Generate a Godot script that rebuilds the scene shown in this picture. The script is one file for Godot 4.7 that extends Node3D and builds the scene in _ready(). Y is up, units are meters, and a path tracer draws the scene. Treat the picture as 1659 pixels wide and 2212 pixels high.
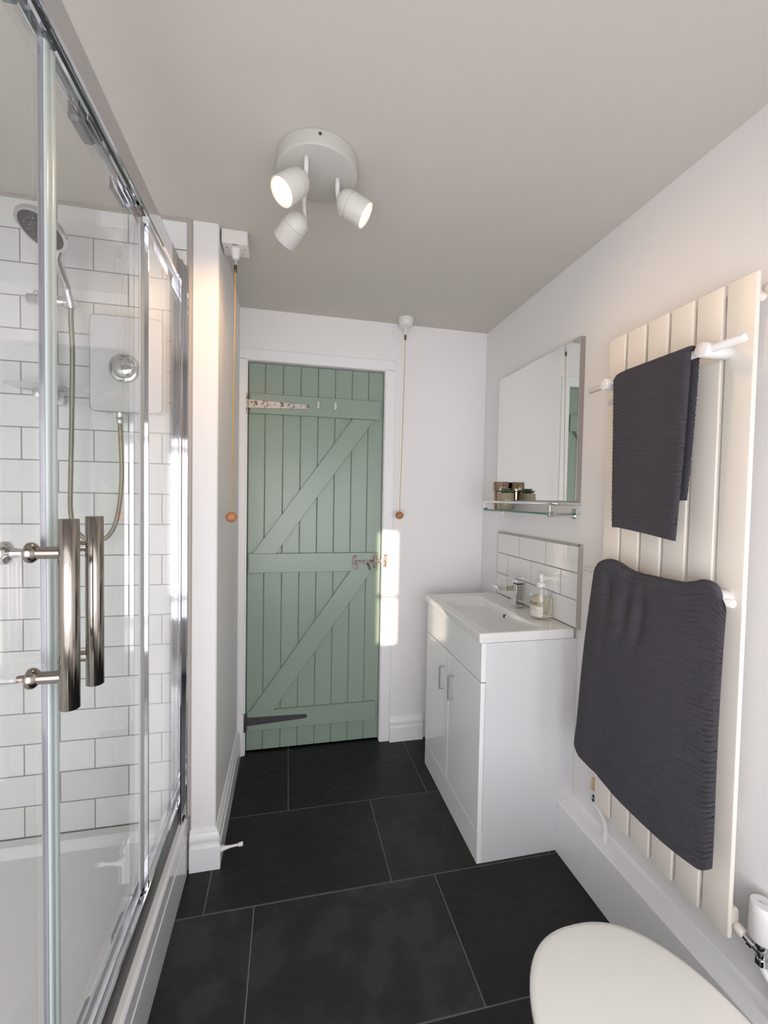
extends Node3D
# A cottage shower room seen from its window: sliding shower on the left, ledged and braced door ahead, vanity, mirror and radiator on the right.

# ---------------------------------------------------------------- room measures (metres, y up, floor at 0)
const XR := 1.0425        # right wall
const XL := -0.2338       # return wall beside the door
const ZF := -2.2067       # far wall
const ZN := -1.5584       # end wall of the shower and face of the nib
const H := 2.19           # ceiling
const XO := -1.16         # outer wall behind the shower
const ZB := 0.25          # rear wall with the window
const WX0 := -1.05        # unseen window opening in it, widened into the shower for more light
const WX1 := 0.98
const WY0 := 0.4  # sill lowered to bring more light onto the low walls
const WY1 := 1.68
const WZ := 0.82

var M := {}
var rng := RandomNumberGenerator.new()


# ---------------------------------------------------------------- mesh collector with explicit normals
class MB:
	var v := PackedVector3Array()
	var n := PackedVector3Array()
	var uv := PackedVector2Array()
	var xf := Transform3D()

	func tri(a: Vector3, b: Vector3, c: Vector3, na: Vector3, nb: Vector3, nc: Vector3, ua := Vector2.ZERO, ub := Vector2.ZERO, uc := Vector2.ZERO) -> void:
		a = xf * a; b = xf * b; c = xf * c
		na = (xf.basis * na).normalized(); nb = (xf.basis * nb).normalized(); nc = (xf.basis * nc).normalized()
		var g := (b - a).cross(c - a)
		if g.length_squared() < 1e-20:
			return
		if g.dot(na + nb + nc) > 0.0:
			v.append_array([a, c, b]); n.append_array([na, nc, nb]); uv.append_array([ua, uc, ub])
		else:
			v.append_array([a, b, c]); n.append_array([na, nb, nc]); uv.append_array([ua, ub, uc])

	func quad(a: Vector3, b: Vector3, c: Vector3, d: Vector3, nn: Vector3) -> void:
		tri(a, b, c, nn, nn, nn); tri(a, c, d, nn, nn, nn)

	func poly_from(pts: Array, centre: Vector3) -> void:      # flat convex face that looks away from centre
		var nn: Vector3 = (pts[1] - pts[0]).cross(pts[2] - pts[0]).normalized()
		var mid := Vector3.ZERO
		for p in pts: mid += p
		mid /= pts.size()
		if nn.dot(mid - centre) < 0.0: nn = -nn
		for i in range(1, pts.size() - 1): tri(pts[0], pts[i], pts[i + 1], nn, nn, nn)

	func box(lo: Vector3, hi: Vector3, r := 0.0) -> MB:
		var c := (lo + hi) * 0.5
		var h := (hi - lo).abs() * 0.5
		r = minf(r, minf(h.x, minf(h.y, h.z)) * 0.95)
		for ax in 3:
			var bx := (ax + 1) % 3
			var cx := (ax + 2) % 3
			for s in [-1.0, 1.0]:
				var pts := []
				for q in [[-1, -1], [1, -1], [1, 1], [-1, 1]]:
					var p := Vector3()
					p[ax] = s * h[ax]; p[bx] = q[0] * (h[bx] - r); p[cx] = q[1] * (h[cx] - r)
					pts.append(c + p)
				poly_from(pts, c)
				if r > 0.0:
					for s2 in [-1.0, 1.0]:                        # bevel between face ax and face bx
						var e := []
						for k in [-1.0, 1.0]:
							var p1 := Vector3(); var p2 := Vector3()
							p1[ax] = s * h[ax]; p1[bx] = s2 * (h[bx] - r); p1[cx] = k * (h[cx] - r)
							p2[ax] = s * (h[ax] - r); p2[bx] = s2 * h[bx]; p2[cx] = k * (h[cx] - r)
							e.append([c + p1, c + p2])
						poly_from([e[0][0], e[0][1], e[1][1], e[1][0]], c)
		if r > 0.0:
			for sx in [-1.0, 1.0]:
				for sy in [-1.0, 1.0]:
					for sz in [-1.0, 1.0]:
						poly_from([c + Vector3(sx * h.x, sy * (h.y - r), sz * (h.z - r)), c + Vector3(sx * (h.x - r), sy * h.y, sz * (h.z - r)), c + Vector3(sx * (h.x - r), sy * (h.y - r), sz * h.z)], c)
		return self

	func lathe(prof: Array, at: Vector3, axis := Vector3.UP, seg := 32, smooth := 0.7) -> MB:   # prof: Vector2(radius, height along axis)
		var up := axis.normalized()
		var a := up.cross(Vector3.RIGHT if absf(up.x) < 0.8 else Vector3.FORWARD).normalized()
		var b := up.cross(a)
		var fn := []
		for i in prof.size() - 1:
			var d: Vector2 = (prof[i + 1] - prof[i]).normalized()
			fn.append(Vector2(d.y, -d.x))
		for i in prof.size() - 1:
			var n0: Vector2 = fn[i]; var n1: Vector2 = fn[i]
			if i > 0 and fn[i].dot(fn[i - 1]) > smooth: n0 = (fn[i] + fn[i - 1]).normalized()
			if i < fn.size() - 1 and fn[i].dot(fn[i + 1]) > smooth: n1 = (fn[i] + fn[i + 1]).normalized()
			for k in seg:
				var d0 := a * cos(TAU * k / seg) + b * sin(TAU * k / seg)
				var d1 := a * cos(TAU * (k + 1) / seg) + b * sin(TAU * (k + 1) / seg)
				var p0: Vector3 = at + d0 * prof[i].x + up * prof[i].y
				var p1: Vector3 = at + d1 * prof[i].x + up * prof[i].y
				var p2: Vector3 = at + d1 * prof[i + 1].x + up * prof[i + 1].y
				var p3: Vector3 = at + d0 * prof[i + 1].x + up * prof[i + 1].y
				tri(p0, p1, p2, d0 * n0.x + up * n0.y, d1 * n0.x + up * n0.y, d1 * n1.x + up * n1.y)
				tri(p0, p2, p3, d0 * n0.x + up * n0.y, d1 * n1.x + up * n1.y, d0 * n1.x + up * n1.y)
		return self

	func rod(p: Vector3, q: Vector3, r: float, seg := 24, bev := 0.0) -> MB:
		var l := p.distance_to(q)
		return lathe([Vector2(0, 0), Vector2(r - bev, 0), Vector2(r, bev), Vector2(r, l - bev), Vector2(r - bev, l), Vector2(0, l)], p, q - p, seg)

	func tube(path: Array, r: float, seg := 12, ripple := 0.0, wave := 4) -> MB:
		var t0: Vector3 = (path[1] - path[0]).normalized()
		var a := t0.cross(Vector3.UP if absf(t0.y) < 0.9 else Vector3.RIGHT).normalized()
		var rings := []
		for i in path.size():
			var t: Vector3 = (path[mini(i + 1, path.size() - 1)] - path[maxi(i - 1, 0)]).normalized()
			a = (a - t * a.dot(t)).normalized()
			var b := t.cross(a)
			var rr := r - ripple * (1.0 if i % wave == 0 else 0.35 if i % wave == 1 or i % wave == wave - 1 else 0.0)
			var dr := (ripple * 0.9 / maxf(1e-6, path[mini(i + 1, path.size() - 1)].distance_to(path[maxi(i - 1, 0)]))) * (1.0 if i % wave == wave - 1 else -1.0 if i % wave == 1 else 0.0)
			var ring := []
			for k in seg:
				var d := a * cos(TAU * k / seg) + b * sin(TAU * k / seg)
				ring.append([path[i] + d * rr, (d + t * dr).normalized()])
			rings.append([ring, t])
		for i in rings.size() - 1:
			for k in seg:
				var p0: Array = rings[i][0][k]; var p1: Array = rings[i][0][(k + 1) % seg]
				var p2: Array = rings[i + 1][0][(k + 1) % seg]; var p3: Array = rings[i + 1][0][k]
				tri(p0[0], p1[0], p2[0], p0[1], p1[1], p2[1]); tri(p0[0], p2[0], p3[0], p0[1], p2[1], p3[1])
		for e in [0, rings.size() - 1]:
			var nn: Vector3 = rings[e][1] * (-1.0 if e == 0 else 1.0)
			for k in range(1, seg - 1): tri(rings[e][0][0][0], rings[e][0][k][0], rings[e][0][k + 1][0], nn, nn, nn)
		return self

	# a polygon of the (first, second) axes pushed along `ax` from lo to hi; ax 0: (y, z), ax 1: (x, z), ax 2: (x, y)
	func at3(p: Vector2, ax: int, w: float) -> Vector3:
		return Vector3(w, p.x, p.y) if ax == 0 else Vector3(p.x, w, p.y) if ax == 1 else Vector3(p.x, p.y, w)

	func prism(poly: PackedVector2Array, ax: int, lo: float, hi: float, bev := 0.0, smooth := 0.75) -> MB:
		if not Geometry2D.is_polygon_clockwise(poly): poly.reverse()
		var m := poly.size()
		var fn := PackedVector2Array()
		for i in m:
			var d := (poly[(i + 1) % m] - poly[i]).normalized()
			fn.append(Vector2(-d.y, d.x))
		var sgn := 1.0
		var test := poly[0].lerp(poly[1], 0.5) + fn[0] * 0.0002
		if Geometry2D.is_point_in_polygon(test, poly): sgn = -1.0
		var inner := PackedVector2Array()
		for i in m:
			var f0 := fn[(i + m - 1) % m] * sgn
			var f1 := fn[i] * sgn
			var mit := (f0 + f1) / maxf(0.3, 1.0 + f0.dot(f1))
			inner.append(poly[i] - mit * bev)
		for i in m:
			var j := (i + 1) % m
			var f := fn[i] * sgn
			var na := f; var nb := f
			if f.dot(fn[(i + m - 1) % m] * sgn) > smooth: na = (f + fn[(i + m - 1) % m] * sgn).normalized()
			if f.dot(fn[j] * sgn) > smooth: nb = (f + fn[j] * sgn).normalized()
			var a := at3(poly[i], ax, lo + bev); var b := at3(poly[j], ax, lo + bev)
			var c := at3(poly[j], ax, hi - bev); var d := at3(poly[i], ax, hi - bev)
			var A := at3(na, ax, 0.0); var B := at3(nb, ax, 0.0)
			tri(a, b, c, A, B, B); tri(a, c, d, A, B, A)
			if bev > 0.0:
				for e in [-1.0, 1.0]:
					var w: float = lo if e < 0 else hi
					var up := at3(Vector2.ZERO, ax, e)
					var o1 := at3(poly[i], ax, w - e * bev); var o2 := at3(poly[j], ax, w - e * bev)
					var i1 := at3(inner[i], ax, w); var i2 := at3(inner[j], ax, w)
					tri(o1, o2, i2, A + up, B + up, B + up); tri(o1, i2, i1, A + up, B + up, A + up)
		var ids := Geometry2D.triangulate_polygon(inner)
		for k in range(0, ids.size(), 3):
			for e in [-1.0, 1.0]:
				var w: float = lo if e < 0 else hi
				var nn := at3(Vector2.ZERO, ax, e)
				tri(at3(inner[ids[k]], ax, w), at3(inner[ids[k + 1]], ax, w), at3(inner[ids[k + 2]], ax, w), nn, nn, nn)
		return self

	# profile (out from wall, height) along a polyline on the floor, mitred; outward is to the given side
	func skirting(prof: Array, path: Array, outs: Array) -> MB:
		var pos := []
		for i in path.size():
			var o: Vector2
			if i == 0: o = outs[0]
			elif i == path.size() - 1: o = outs[i - 1]
			else: o = (outs[i - 1] + outs[i]) / (1.0 + outs[i - 1].dot(outs[i]))
			var row := []
			for p in prof: row.append(Vector3(path[i].x + o.x * p.x, p.y, path[i].y + o.y * p.x))
			pos.append(row)
		for i in path.size() - 1:
			for k in prof.size() - 1:
				var d: Vector2 = (prof[k + 1] - prof[k]).normalized()
				var nn := Vector3(outs[i].x * d.y, -d.x, outs[i].y * d.y)
				quad(pos[i][k], pos[i + 1][k], pos[i + 1][k + 1], pos[i][k + 1], nn)
		for e in [0, path.size() - 1]:
			var dir: Vector2 = (path[1] - path[0]) * -1.0 if e == 0 else path[e] - path[e - 1]
			var nn := Vector3(dir.x, 0, dir.y).normalized()
			for k in range(1, prof.size() - 1): tri(pos[e][0], pos[e][k], pos[e][k + 1], nn, nn, nn)
		return self

	# a closed sheet: out[i][j] is the outer side, back[i][j] the other
	func sheet(out: Array, back: Array) -> MB:
		var rows := out.size(); var cols: int = out[0].size()
		for side in 2:
			var g: Array = out if side == 0 else back
			var nn := []
			for i in rows:
				var r := PackedVector3Array()
				for j in cols:
					var du: Vector3 = g[mini(i + 1, rows - 1)][j] - g[maxi(i - 1, 0)][j]
					var dv: Vector3 = g[i][mini(j + 1, cols - 1)] - g[i][maxi(j - 1, 0)]
					var c := du.cross(dv).normalized()
					if c.dot(out[i][j] - back[i][j]) * (1.0 if side == 0 else -1.0) < 0.0: c = -c
					r.append(c)
				nn.append(r)
			for i in rows - 1:
				for j in cols - 1:
					tri(g[i][j], g[i][j + 1], g[i + 1][j + 1], nn[i][j], nn[i][j + 1], nn[i + 1][j + 1])
					tri(g[i][j], g[i + 1][j + 1], g[i + 1][j], nn[i][j], nn[i + 1][j + 1], nn[i + 1][j])
		var mid: Vector3 = out[rows / 2][cols / 2]
		for i in rows - 1:
			for j in [0, cols - 1]:
				var w: Vector3 = (out[i][j] - out[i][clampi(j, 1, cols - 2)]).normalized()
				quad(out[i][j], out[i + 1][j], back[i + 1][j], back[i][j], w)
		for j in cols - 1:
			for i in [0, rows - 1]:
				var w2: Vector3 = (out[i][j] - out[clampi(i, 1, rows - 2)][j]).normalized()
				quad(out[i][j], out[i][j + 1], back[i][j + 1], back[i][j], w2)
		return self

	func mesh(off := Vector3.ZERO) -> ArrayMesh:
		var a := []
		a.resize(Mesh.ARRAY_MAX)
		var vv := v.duplicate()
		if off != Vector3.ZERO:
			for i in vv.size(): vv[i] -= off
		a[Mesh.ARRAY_VERTEX] = vv; a[Mesh.ARRAY_NORMAL] = n; a[Mesh.ARRAY_TEX_UV] = uv
		var m := ArrayMesh.new()
		m.add_surface_from_arrays(Mesh.PRIMITIVE_TRIANGLES, a)
		return m


func mb() -> MB: return MB.new()


# ---------------------------------------------------------------- scene helpers
func tag(o: Node, label := "", category := "", group := "", kind := "") -> Node:
	if label: o.set_meta("label", label)
	if category: o.set_meta("category", category)
	if group: o.set_meta("group", group)
	if kind: o.set_meta("kind", kind)
	return o

func origin_of(p: Node) -> Vector3:
	var o := Vector3.ZERO
	while p != self and p is Node3D:
		o += (p as Node3D).position
		p = p.get_parent()
	return o

func thing(called: String, label: String, category: String, at := Vector3.ZERO, group := "", kind := "") -> Node3D:
	var o := Node3D.new()
	o.name = called; o.position = at
	add_child(o, true)
	tag(o, label, category, group, kind)
	return o

func part(called: String, b: MB, m: Material, parent: Node = null) -> MeshInstance3D:   # built in room coordinates
	if parent == null: parent = self
	var o := MeshInstance3D.new()
	o.name = called
	o.mesh = b.mesh(origin_of(parent))
	o.material_override = null
	o.mesh.surface_set_material(0, m)
	o.cast_shadow = GeometryInstance3D.SHADOW_CASTING_SETTING_ON
	parent.add_child(o, true)
	return o

func piece(called: String, shape: Mesh, m: Material, at: Vector3, parent: Node) -> MeshInstance3D:   # a shared mesh put at a place in room coordinates
	var o := MeshInstance3D.new()
	o.name = called
	o.mesh = shape
	o.set_surface_override_material(0, m)
	o.position = at - origin_of(parent)
	parent.add_child(o, true)
	return o

func mat(called: String, c: Color, rough := 0.5, metal := 0.0) -> StandardMaterial3D:
	var m := StandardMaterial3D.new()
	m.resource_name = called
	m.albedo_color = c; m.roughness = rough; m.metallic = metal
	M[called] = m
	return m

func noise_tex(freq: float, seed_: int, ramp: Gradient = null, normal := false, bump := 4.0, size := 512, kind := FastNoiseLite.TYPE_SIMPLEX_SMOOTH, octaves := 4) -> NoiseTexture2D:
	var f := FastNoiseLite.new()
	f.seed = seed_; f.noise_type = kind; f.frequency = freq; f.fractal_octaves = octaves
	var t := NoiseTexture2D.new()
	t.width = size; t.height = size; t.seamless = true
	t.noise = f
	if ramp: t.color_ramp = ramp
	if normal:
		t.as_normal_map = true; t.bump_strength = bump
	return t

func ramp2(a: Color, b: Color, from := 0.0, to := 1.0) -> Gradient:
	var g := Gradient.new()
	g.set_color(0, a); g.set_color(1, b)
	g.set_offset(0, from); g.set_offset(1, to)
	return g

func tri_map(m: StandardMaterial3D, s: float, world := true) -> void:
	m.uv1_triplanar = true
	m.uv1_world_triplanar = world
	m.uv1_scale = Vector3(s, s, s)

func rrect(x0: float, y0: float, x1: float, y1: float, r: float, seg := 6) -> PackedVector2Array:
	var p := PackedVector2Array()
	for k in 4:
		var c := Vector2(x1 - r if k == 0 or k == 3 else x0 + r, y1 - r if k < 2 else y0 + r)
		for i in seg + 1:
			var a := PI / 2 * (k + float(i) / seg)
			p.append(c + Vector2(cos(a), sin(a)) * r)
	return p

func curve_path(pts: Array, step: float) -> Array:
	var c := Curve3D.new()
	c.bake_interval = step
	for i in pts.size():
		var t: Vector3 = (pts[mini(i + 1, pts.size() - 1)] - pts[maxi(i - 1, 0)]) / 6.0
		c.add_point(pts[i], -t, t)
	return Array(c.get_baked_points())


# ================================================================ the scene
func _ready() -> void:
	rng.seed = 7
	setup_view()
	materials()
	room()
	floor_and_tiles()
	door()
	boxing_and_skirting()
	shower_enclosure()
	shower_fittings()
	vanity()
	mirror_and_shelf()
	radiator()
	towels()
	toilet()
	ceiling_fittings()


func setup_view() -> void:
	var cam := Camera3D.new()
	cam.name = "camera"
	var yaw := 0.218; var pitch := -0.0321; var roll := 0.018
	var f := Vector3(sin(yaw) * cos(pitch), sin(pitch), -cos(yaw) * cos(pitch))
	var r0 := Vector3(cos(yaw), 0, sin(yaw))
	var u0 := r0.cross(f)
	var r := r0 * cos(roll) + u0 * sin(roll)
	var u := u0 * cos(roll) - r0 * sin(roll)
	cam.transform = Transform3D(Basis(r, u, -f), Vector3(0, 1.29, 0))
	cam.fov = 99.46; cam.near = 0.02; cam.far = 60.0
	add_child(cam)

	var env := Environment.new()
	var sky := Sky.new()
	var sm := ProceduralSkyMaterial.new()
	sm.sky_top_color = Color(0.38, 0.55, 0.85); sm.sky_horizon_color = Color(0.78, 0.86, 0.95)
	sm.ground_bottom_color = Color(0.25, 0.27, 0.22); sm.ground_horizon_color = Color(0.6, 0.62, 0.6)
	sky.sky_material = sm
	env.background_mode = Environment.BG_SKY
	env.sky = sky
	env.background_energy_multiplier = 1.6
	env.tonemap_mode = Environment.TONE_MAPPER_LINEAR
	env.tonemap_exposure = 1.0
	env.sdfgi_enabled = true; env.ssao_enabled = true; env.ssil_enabled = true
	var we := WorldEnvironment.new()
	we.name = "surroundings"
	we.environment = env
	add_child(we)

	var sun := DirectionalLight3D.new()                   # low sun that comes through the gap of the open casement
	sun.name = "sun"
	var dir := Vector3(0.006, -0.176, -1.0).normalized()
	sun.basis = Basis.looking_at(dir, Vector3.UP)
	sun.light_energy = 2.5
	sun.light_color = Color(1.0, 0.93, 0.82)
	sun.light_angular_distance = 0.7
	sun.shadow_enabled = true
	add_child(sun)

	# daylight through the two frosted panes of the window in the rear wall
	for p in [[-0.29, 1.4], [0.757, 0.3]]:
		var l := AreaLight3D.new()
		l.name = "window_daylight"
		l.area_size = Vector2(p[1], 1.16)
		l.position = Vector3(p[0], 1.04, WZ - 0.022)
		l.light_color = Color(1.0, 0.985, 0.985)
		l.light_energy = 1.66 * p[1]
		l.area_range = 8.0
		l.area_attenuation = 2.0
		l.shadow_enabled = true
		add_child(l, true)


func materials() -> void:
	var soft := noise_tex(0.02, 3, null, true, 1.2, 512)
	var m := mat("wall_paint", Color(0.935, 0.927, 0.927), 0.5)
	m.normal_enabled = true; m.normal_texture = soft; m.normal_scale = 0.12; tri_map(m, 2.0)
	m = mat("ceiling_paint", Color(0.815, 0.795, 0.77), 0.75)
	m.normal_enabled = true; m.normal_texture = soft; m.normal_scale = 0.1; tri_map(m, 2.0)
	mat("gloss_white", Color(0.95, 0.95, 0.955), 0.22)
	mat("board_white", Color(0.9, 0.905, 0.915), 0.12)
	m = mat("tile_white", Color(0.90, 0.905, 0.905), 0.045)
	m.normal_enabled = true; m.normal_texture = noise_tex(0.012, 11, null, true, 3.0, 512); m.normal_scale = 0.25; tri_map(m, 5.0)
	mat("tile_white_b", Color(0.885, 0.89, 0.885), 0.07)
	mat("grout", Color(0.57, 0.555, 0.55), 0.85)
	mat("trim_grey", Color(0.70, 0.67, 0.65), 0.4)
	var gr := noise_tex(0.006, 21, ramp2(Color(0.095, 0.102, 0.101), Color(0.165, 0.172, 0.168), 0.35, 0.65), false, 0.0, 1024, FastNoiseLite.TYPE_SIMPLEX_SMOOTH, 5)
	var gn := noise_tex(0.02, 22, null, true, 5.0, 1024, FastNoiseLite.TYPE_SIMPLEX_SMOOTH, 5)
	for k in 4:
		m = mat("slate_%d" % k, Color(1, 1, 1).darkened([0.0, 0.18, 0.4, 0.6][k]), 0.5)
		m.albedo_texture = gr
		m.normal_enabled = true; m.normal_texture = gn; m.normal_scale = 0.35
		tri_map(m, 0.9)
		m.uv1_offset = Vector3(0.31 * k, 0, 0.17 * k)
	mat("floor_grout", Color(0.42, 0.405, 0.38), 0.9)
	m = mat("sage", Color(0.575, 0.64, 0.585), 0.3)
	m.normal_enabled = true; m.normal_texture = soft; m.normal_scale = 0.15; tri_map(m, 3.0)
	m = mat("old_metal", Color(0.72, 0.71, 0.69), 0.42, 0.75)
	m.albedo_texture = noise_tex(0.02, 31, ramp2(Color(0.62, 0.52, 0.47), Color(1, 1, 1), 0.12, 0.42), false, 0.0, 256)
	tri_map(m, 8.0)
	m = mat("latch_metal", Color(0.50, 0.48, 0.46), 0.4, 0.7)
	m.albedo_texture = M.old_metal.albedo_texture
	tri_map(m, 8.0)
	mat("dark_iron", Color(0.36, 0.36, 0.37), 0.45, 0.7)
	mat("chrome", Color(0.86, 0.86, 0.87), 0.06, 1.0)
	mat("steel", Color(0.63, 0.60, 0.57), 0.16, 1.0)
	mat("roller_chrome", Color(0.52, 0.52, 0.54), 0.12, 1.0)
	mat("nickel", Color(0.66, 0.58, 0.52), 0.2, 1.0)
	mat("frame_alu", Color(0.84, 0.84, 0.855), 0.06, 1.0)
	mat("mirror_silver", Color(0.93, 0.94, 0.93), 0.015, 1.0)
	mat("mirror_edge", Color(0.62, 0.6, 0.58), 0.4, 0.3)
	m = mat("glass", Color(0.40, 0.50, 0.46, 0.035), 0.0)
	m.transparency = BaseMaterial3D.TRANSPARENCY_ALPHA
	m = mat("shelf_glass", Color(0.28, 0.48, 0.42, 0.22), 0.0)
	m.transparency = BaseMaterial3D.TRANSPARENCY_ALPHA
	mat("glass_edge", Color(0.30, 0.48, 0.43), 0.1)
	m = mat("clear_plastic", Color(0.80, 0.84, 0.83, 0.35), 0.1)
	m.transparency = BaseMaterial3D.TRANSPARENCY_ALPHA
	mat("dark_strip", Color(0.13, 0.125, 0.125), 0.3)
	mat("seal_grey", Color(0.60, 0.59, 0.63), 0.18, 0.35)
	mat("seal_teal", Color(0.75, 0.80, 0.795), 0.2)
	mat("seal_white", Color(0.80, 0.81, 0.82), 0.2)
	mat("ceramic", Color(0.925, 0.925, 0.92), 0.06)
	mat("cabinet", Color(0.96, 0.963, 0.966), 0.1)
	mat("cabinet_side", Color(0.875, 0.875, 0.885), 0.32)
	mat("dark_gap", Color(0.05, 0.05, 0.05), 0.8)
	m = mat("radiator_paint", Color(0.925, 0.895, 0.855), 0.34)
	mat("plastic_white", Color(0.91, 0.90, 0.895), 0.35)
	mat("plate_white", Color(0.77, 0.76, 0.74), 0.45)
	mat("fitting_white", Color(0.83, 0.82, 0.80), 0.4)
	mat("cap_cream", Color(0.86, 0.77, 0.60), 0.5)
	m = mat("towel", Color(0.265, 0.255, 0.285), 0.95)
	m.rim_enabled = true; m.rim = 0.35; m.rim_tint = 0.7
	m.normal_enabled = true; m.normal_texture = noise_tex(0.16, 41, null, true, 7.0, 512, FastNoiseLite.TYPE_SIMPLEX, 3); m.normal_scale = 0.8
	tri_map(m, 5.0, false)
	m = mat("wood", Color(0.78, 0.56, 0.40), 0.4)
	m.albedo_texture = noise_tex(0.03, 51, ramp2(Color(0.85, 0.78, 0.72), Color(1, 1, 1)), false, 0.0, 256)
	m.uv1_triplanar = true; m.uv1_scale = Vector3(8, 60, 8)
	mat("cord_gold", Color(0.80, 0.62, 0.30), 0.6)
	mat("brass_old", Color(0.45, 0.39, 0.31), 0.4, 0.8)
	mat("hose_metal", Color(0.62, 0.58, 0.52), 0.22, 1.0)
	mat("shower_face", Color(0.80, 0.81, 0.82), 0.08)
	mat("shower_plate", Color(0.14, 0.14, 0.14), 0.4)
	mat("stoneware", Color(0.60, 0.56, 0.47), 0.18)
	m = mat("leaf", Color(0.33, 0.39, 0.31), 0.5)
	m.backlight_enabled = true; m.backlight = Color(0.1, 0.13, 0.08)
	mat("soil", Color(0.16, 0.12, 0.09), 0.95)
	m = mat("soap_liquid", Color(0.975, 0.945, 0.85, 0.05), 0.0)
	m.refraction_enabled = true; m.refraction_scale = 0.033; m.transparency = BaseMaterial3D.TRANSPARENCY_ALPHA
	m = mat("bottle_clear", Color(0.9, 0.9, 0.88, 0.06), 0.0)
	m.transparency = BaseMaterial3D.TRANSPARENCY_ALPHA
	mat("label_print", Color(0.30, 0.25, 0.20), 0.6)
	m = mat("label_film", Color(0.95, 0.94, 0.91, 0.5), 0.4)
	m.transparency = BaseMaterial3D.TRANSPARENCY_ALPHA
	m = mat("lamp_lens", Color(1.0, 0.95, 0.85), 0.3)
	m.emission_enabled = true; m.emission = Color(1.0, 0.84, 0.58); m.emission_energy_multiplier = 2.6
	m = mat("frosted_pane", Color(0.9, 0.92, 0.95), 0.5)
	m.emission_enabled = true; m.emission = Color(0.93, 0.965, 1.0); m.emission_energy_multiplier = 1.2
	mat("lid_white", Color(0.90, 0.89, 0.865), 0.16)


func struct(called: String, b: MB, m: Material, label: String, category: String) -> MeshInstance3D:
	var o := part(called, b, m)
	tag(o, label, category, "", "structure")
	return o


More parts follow.
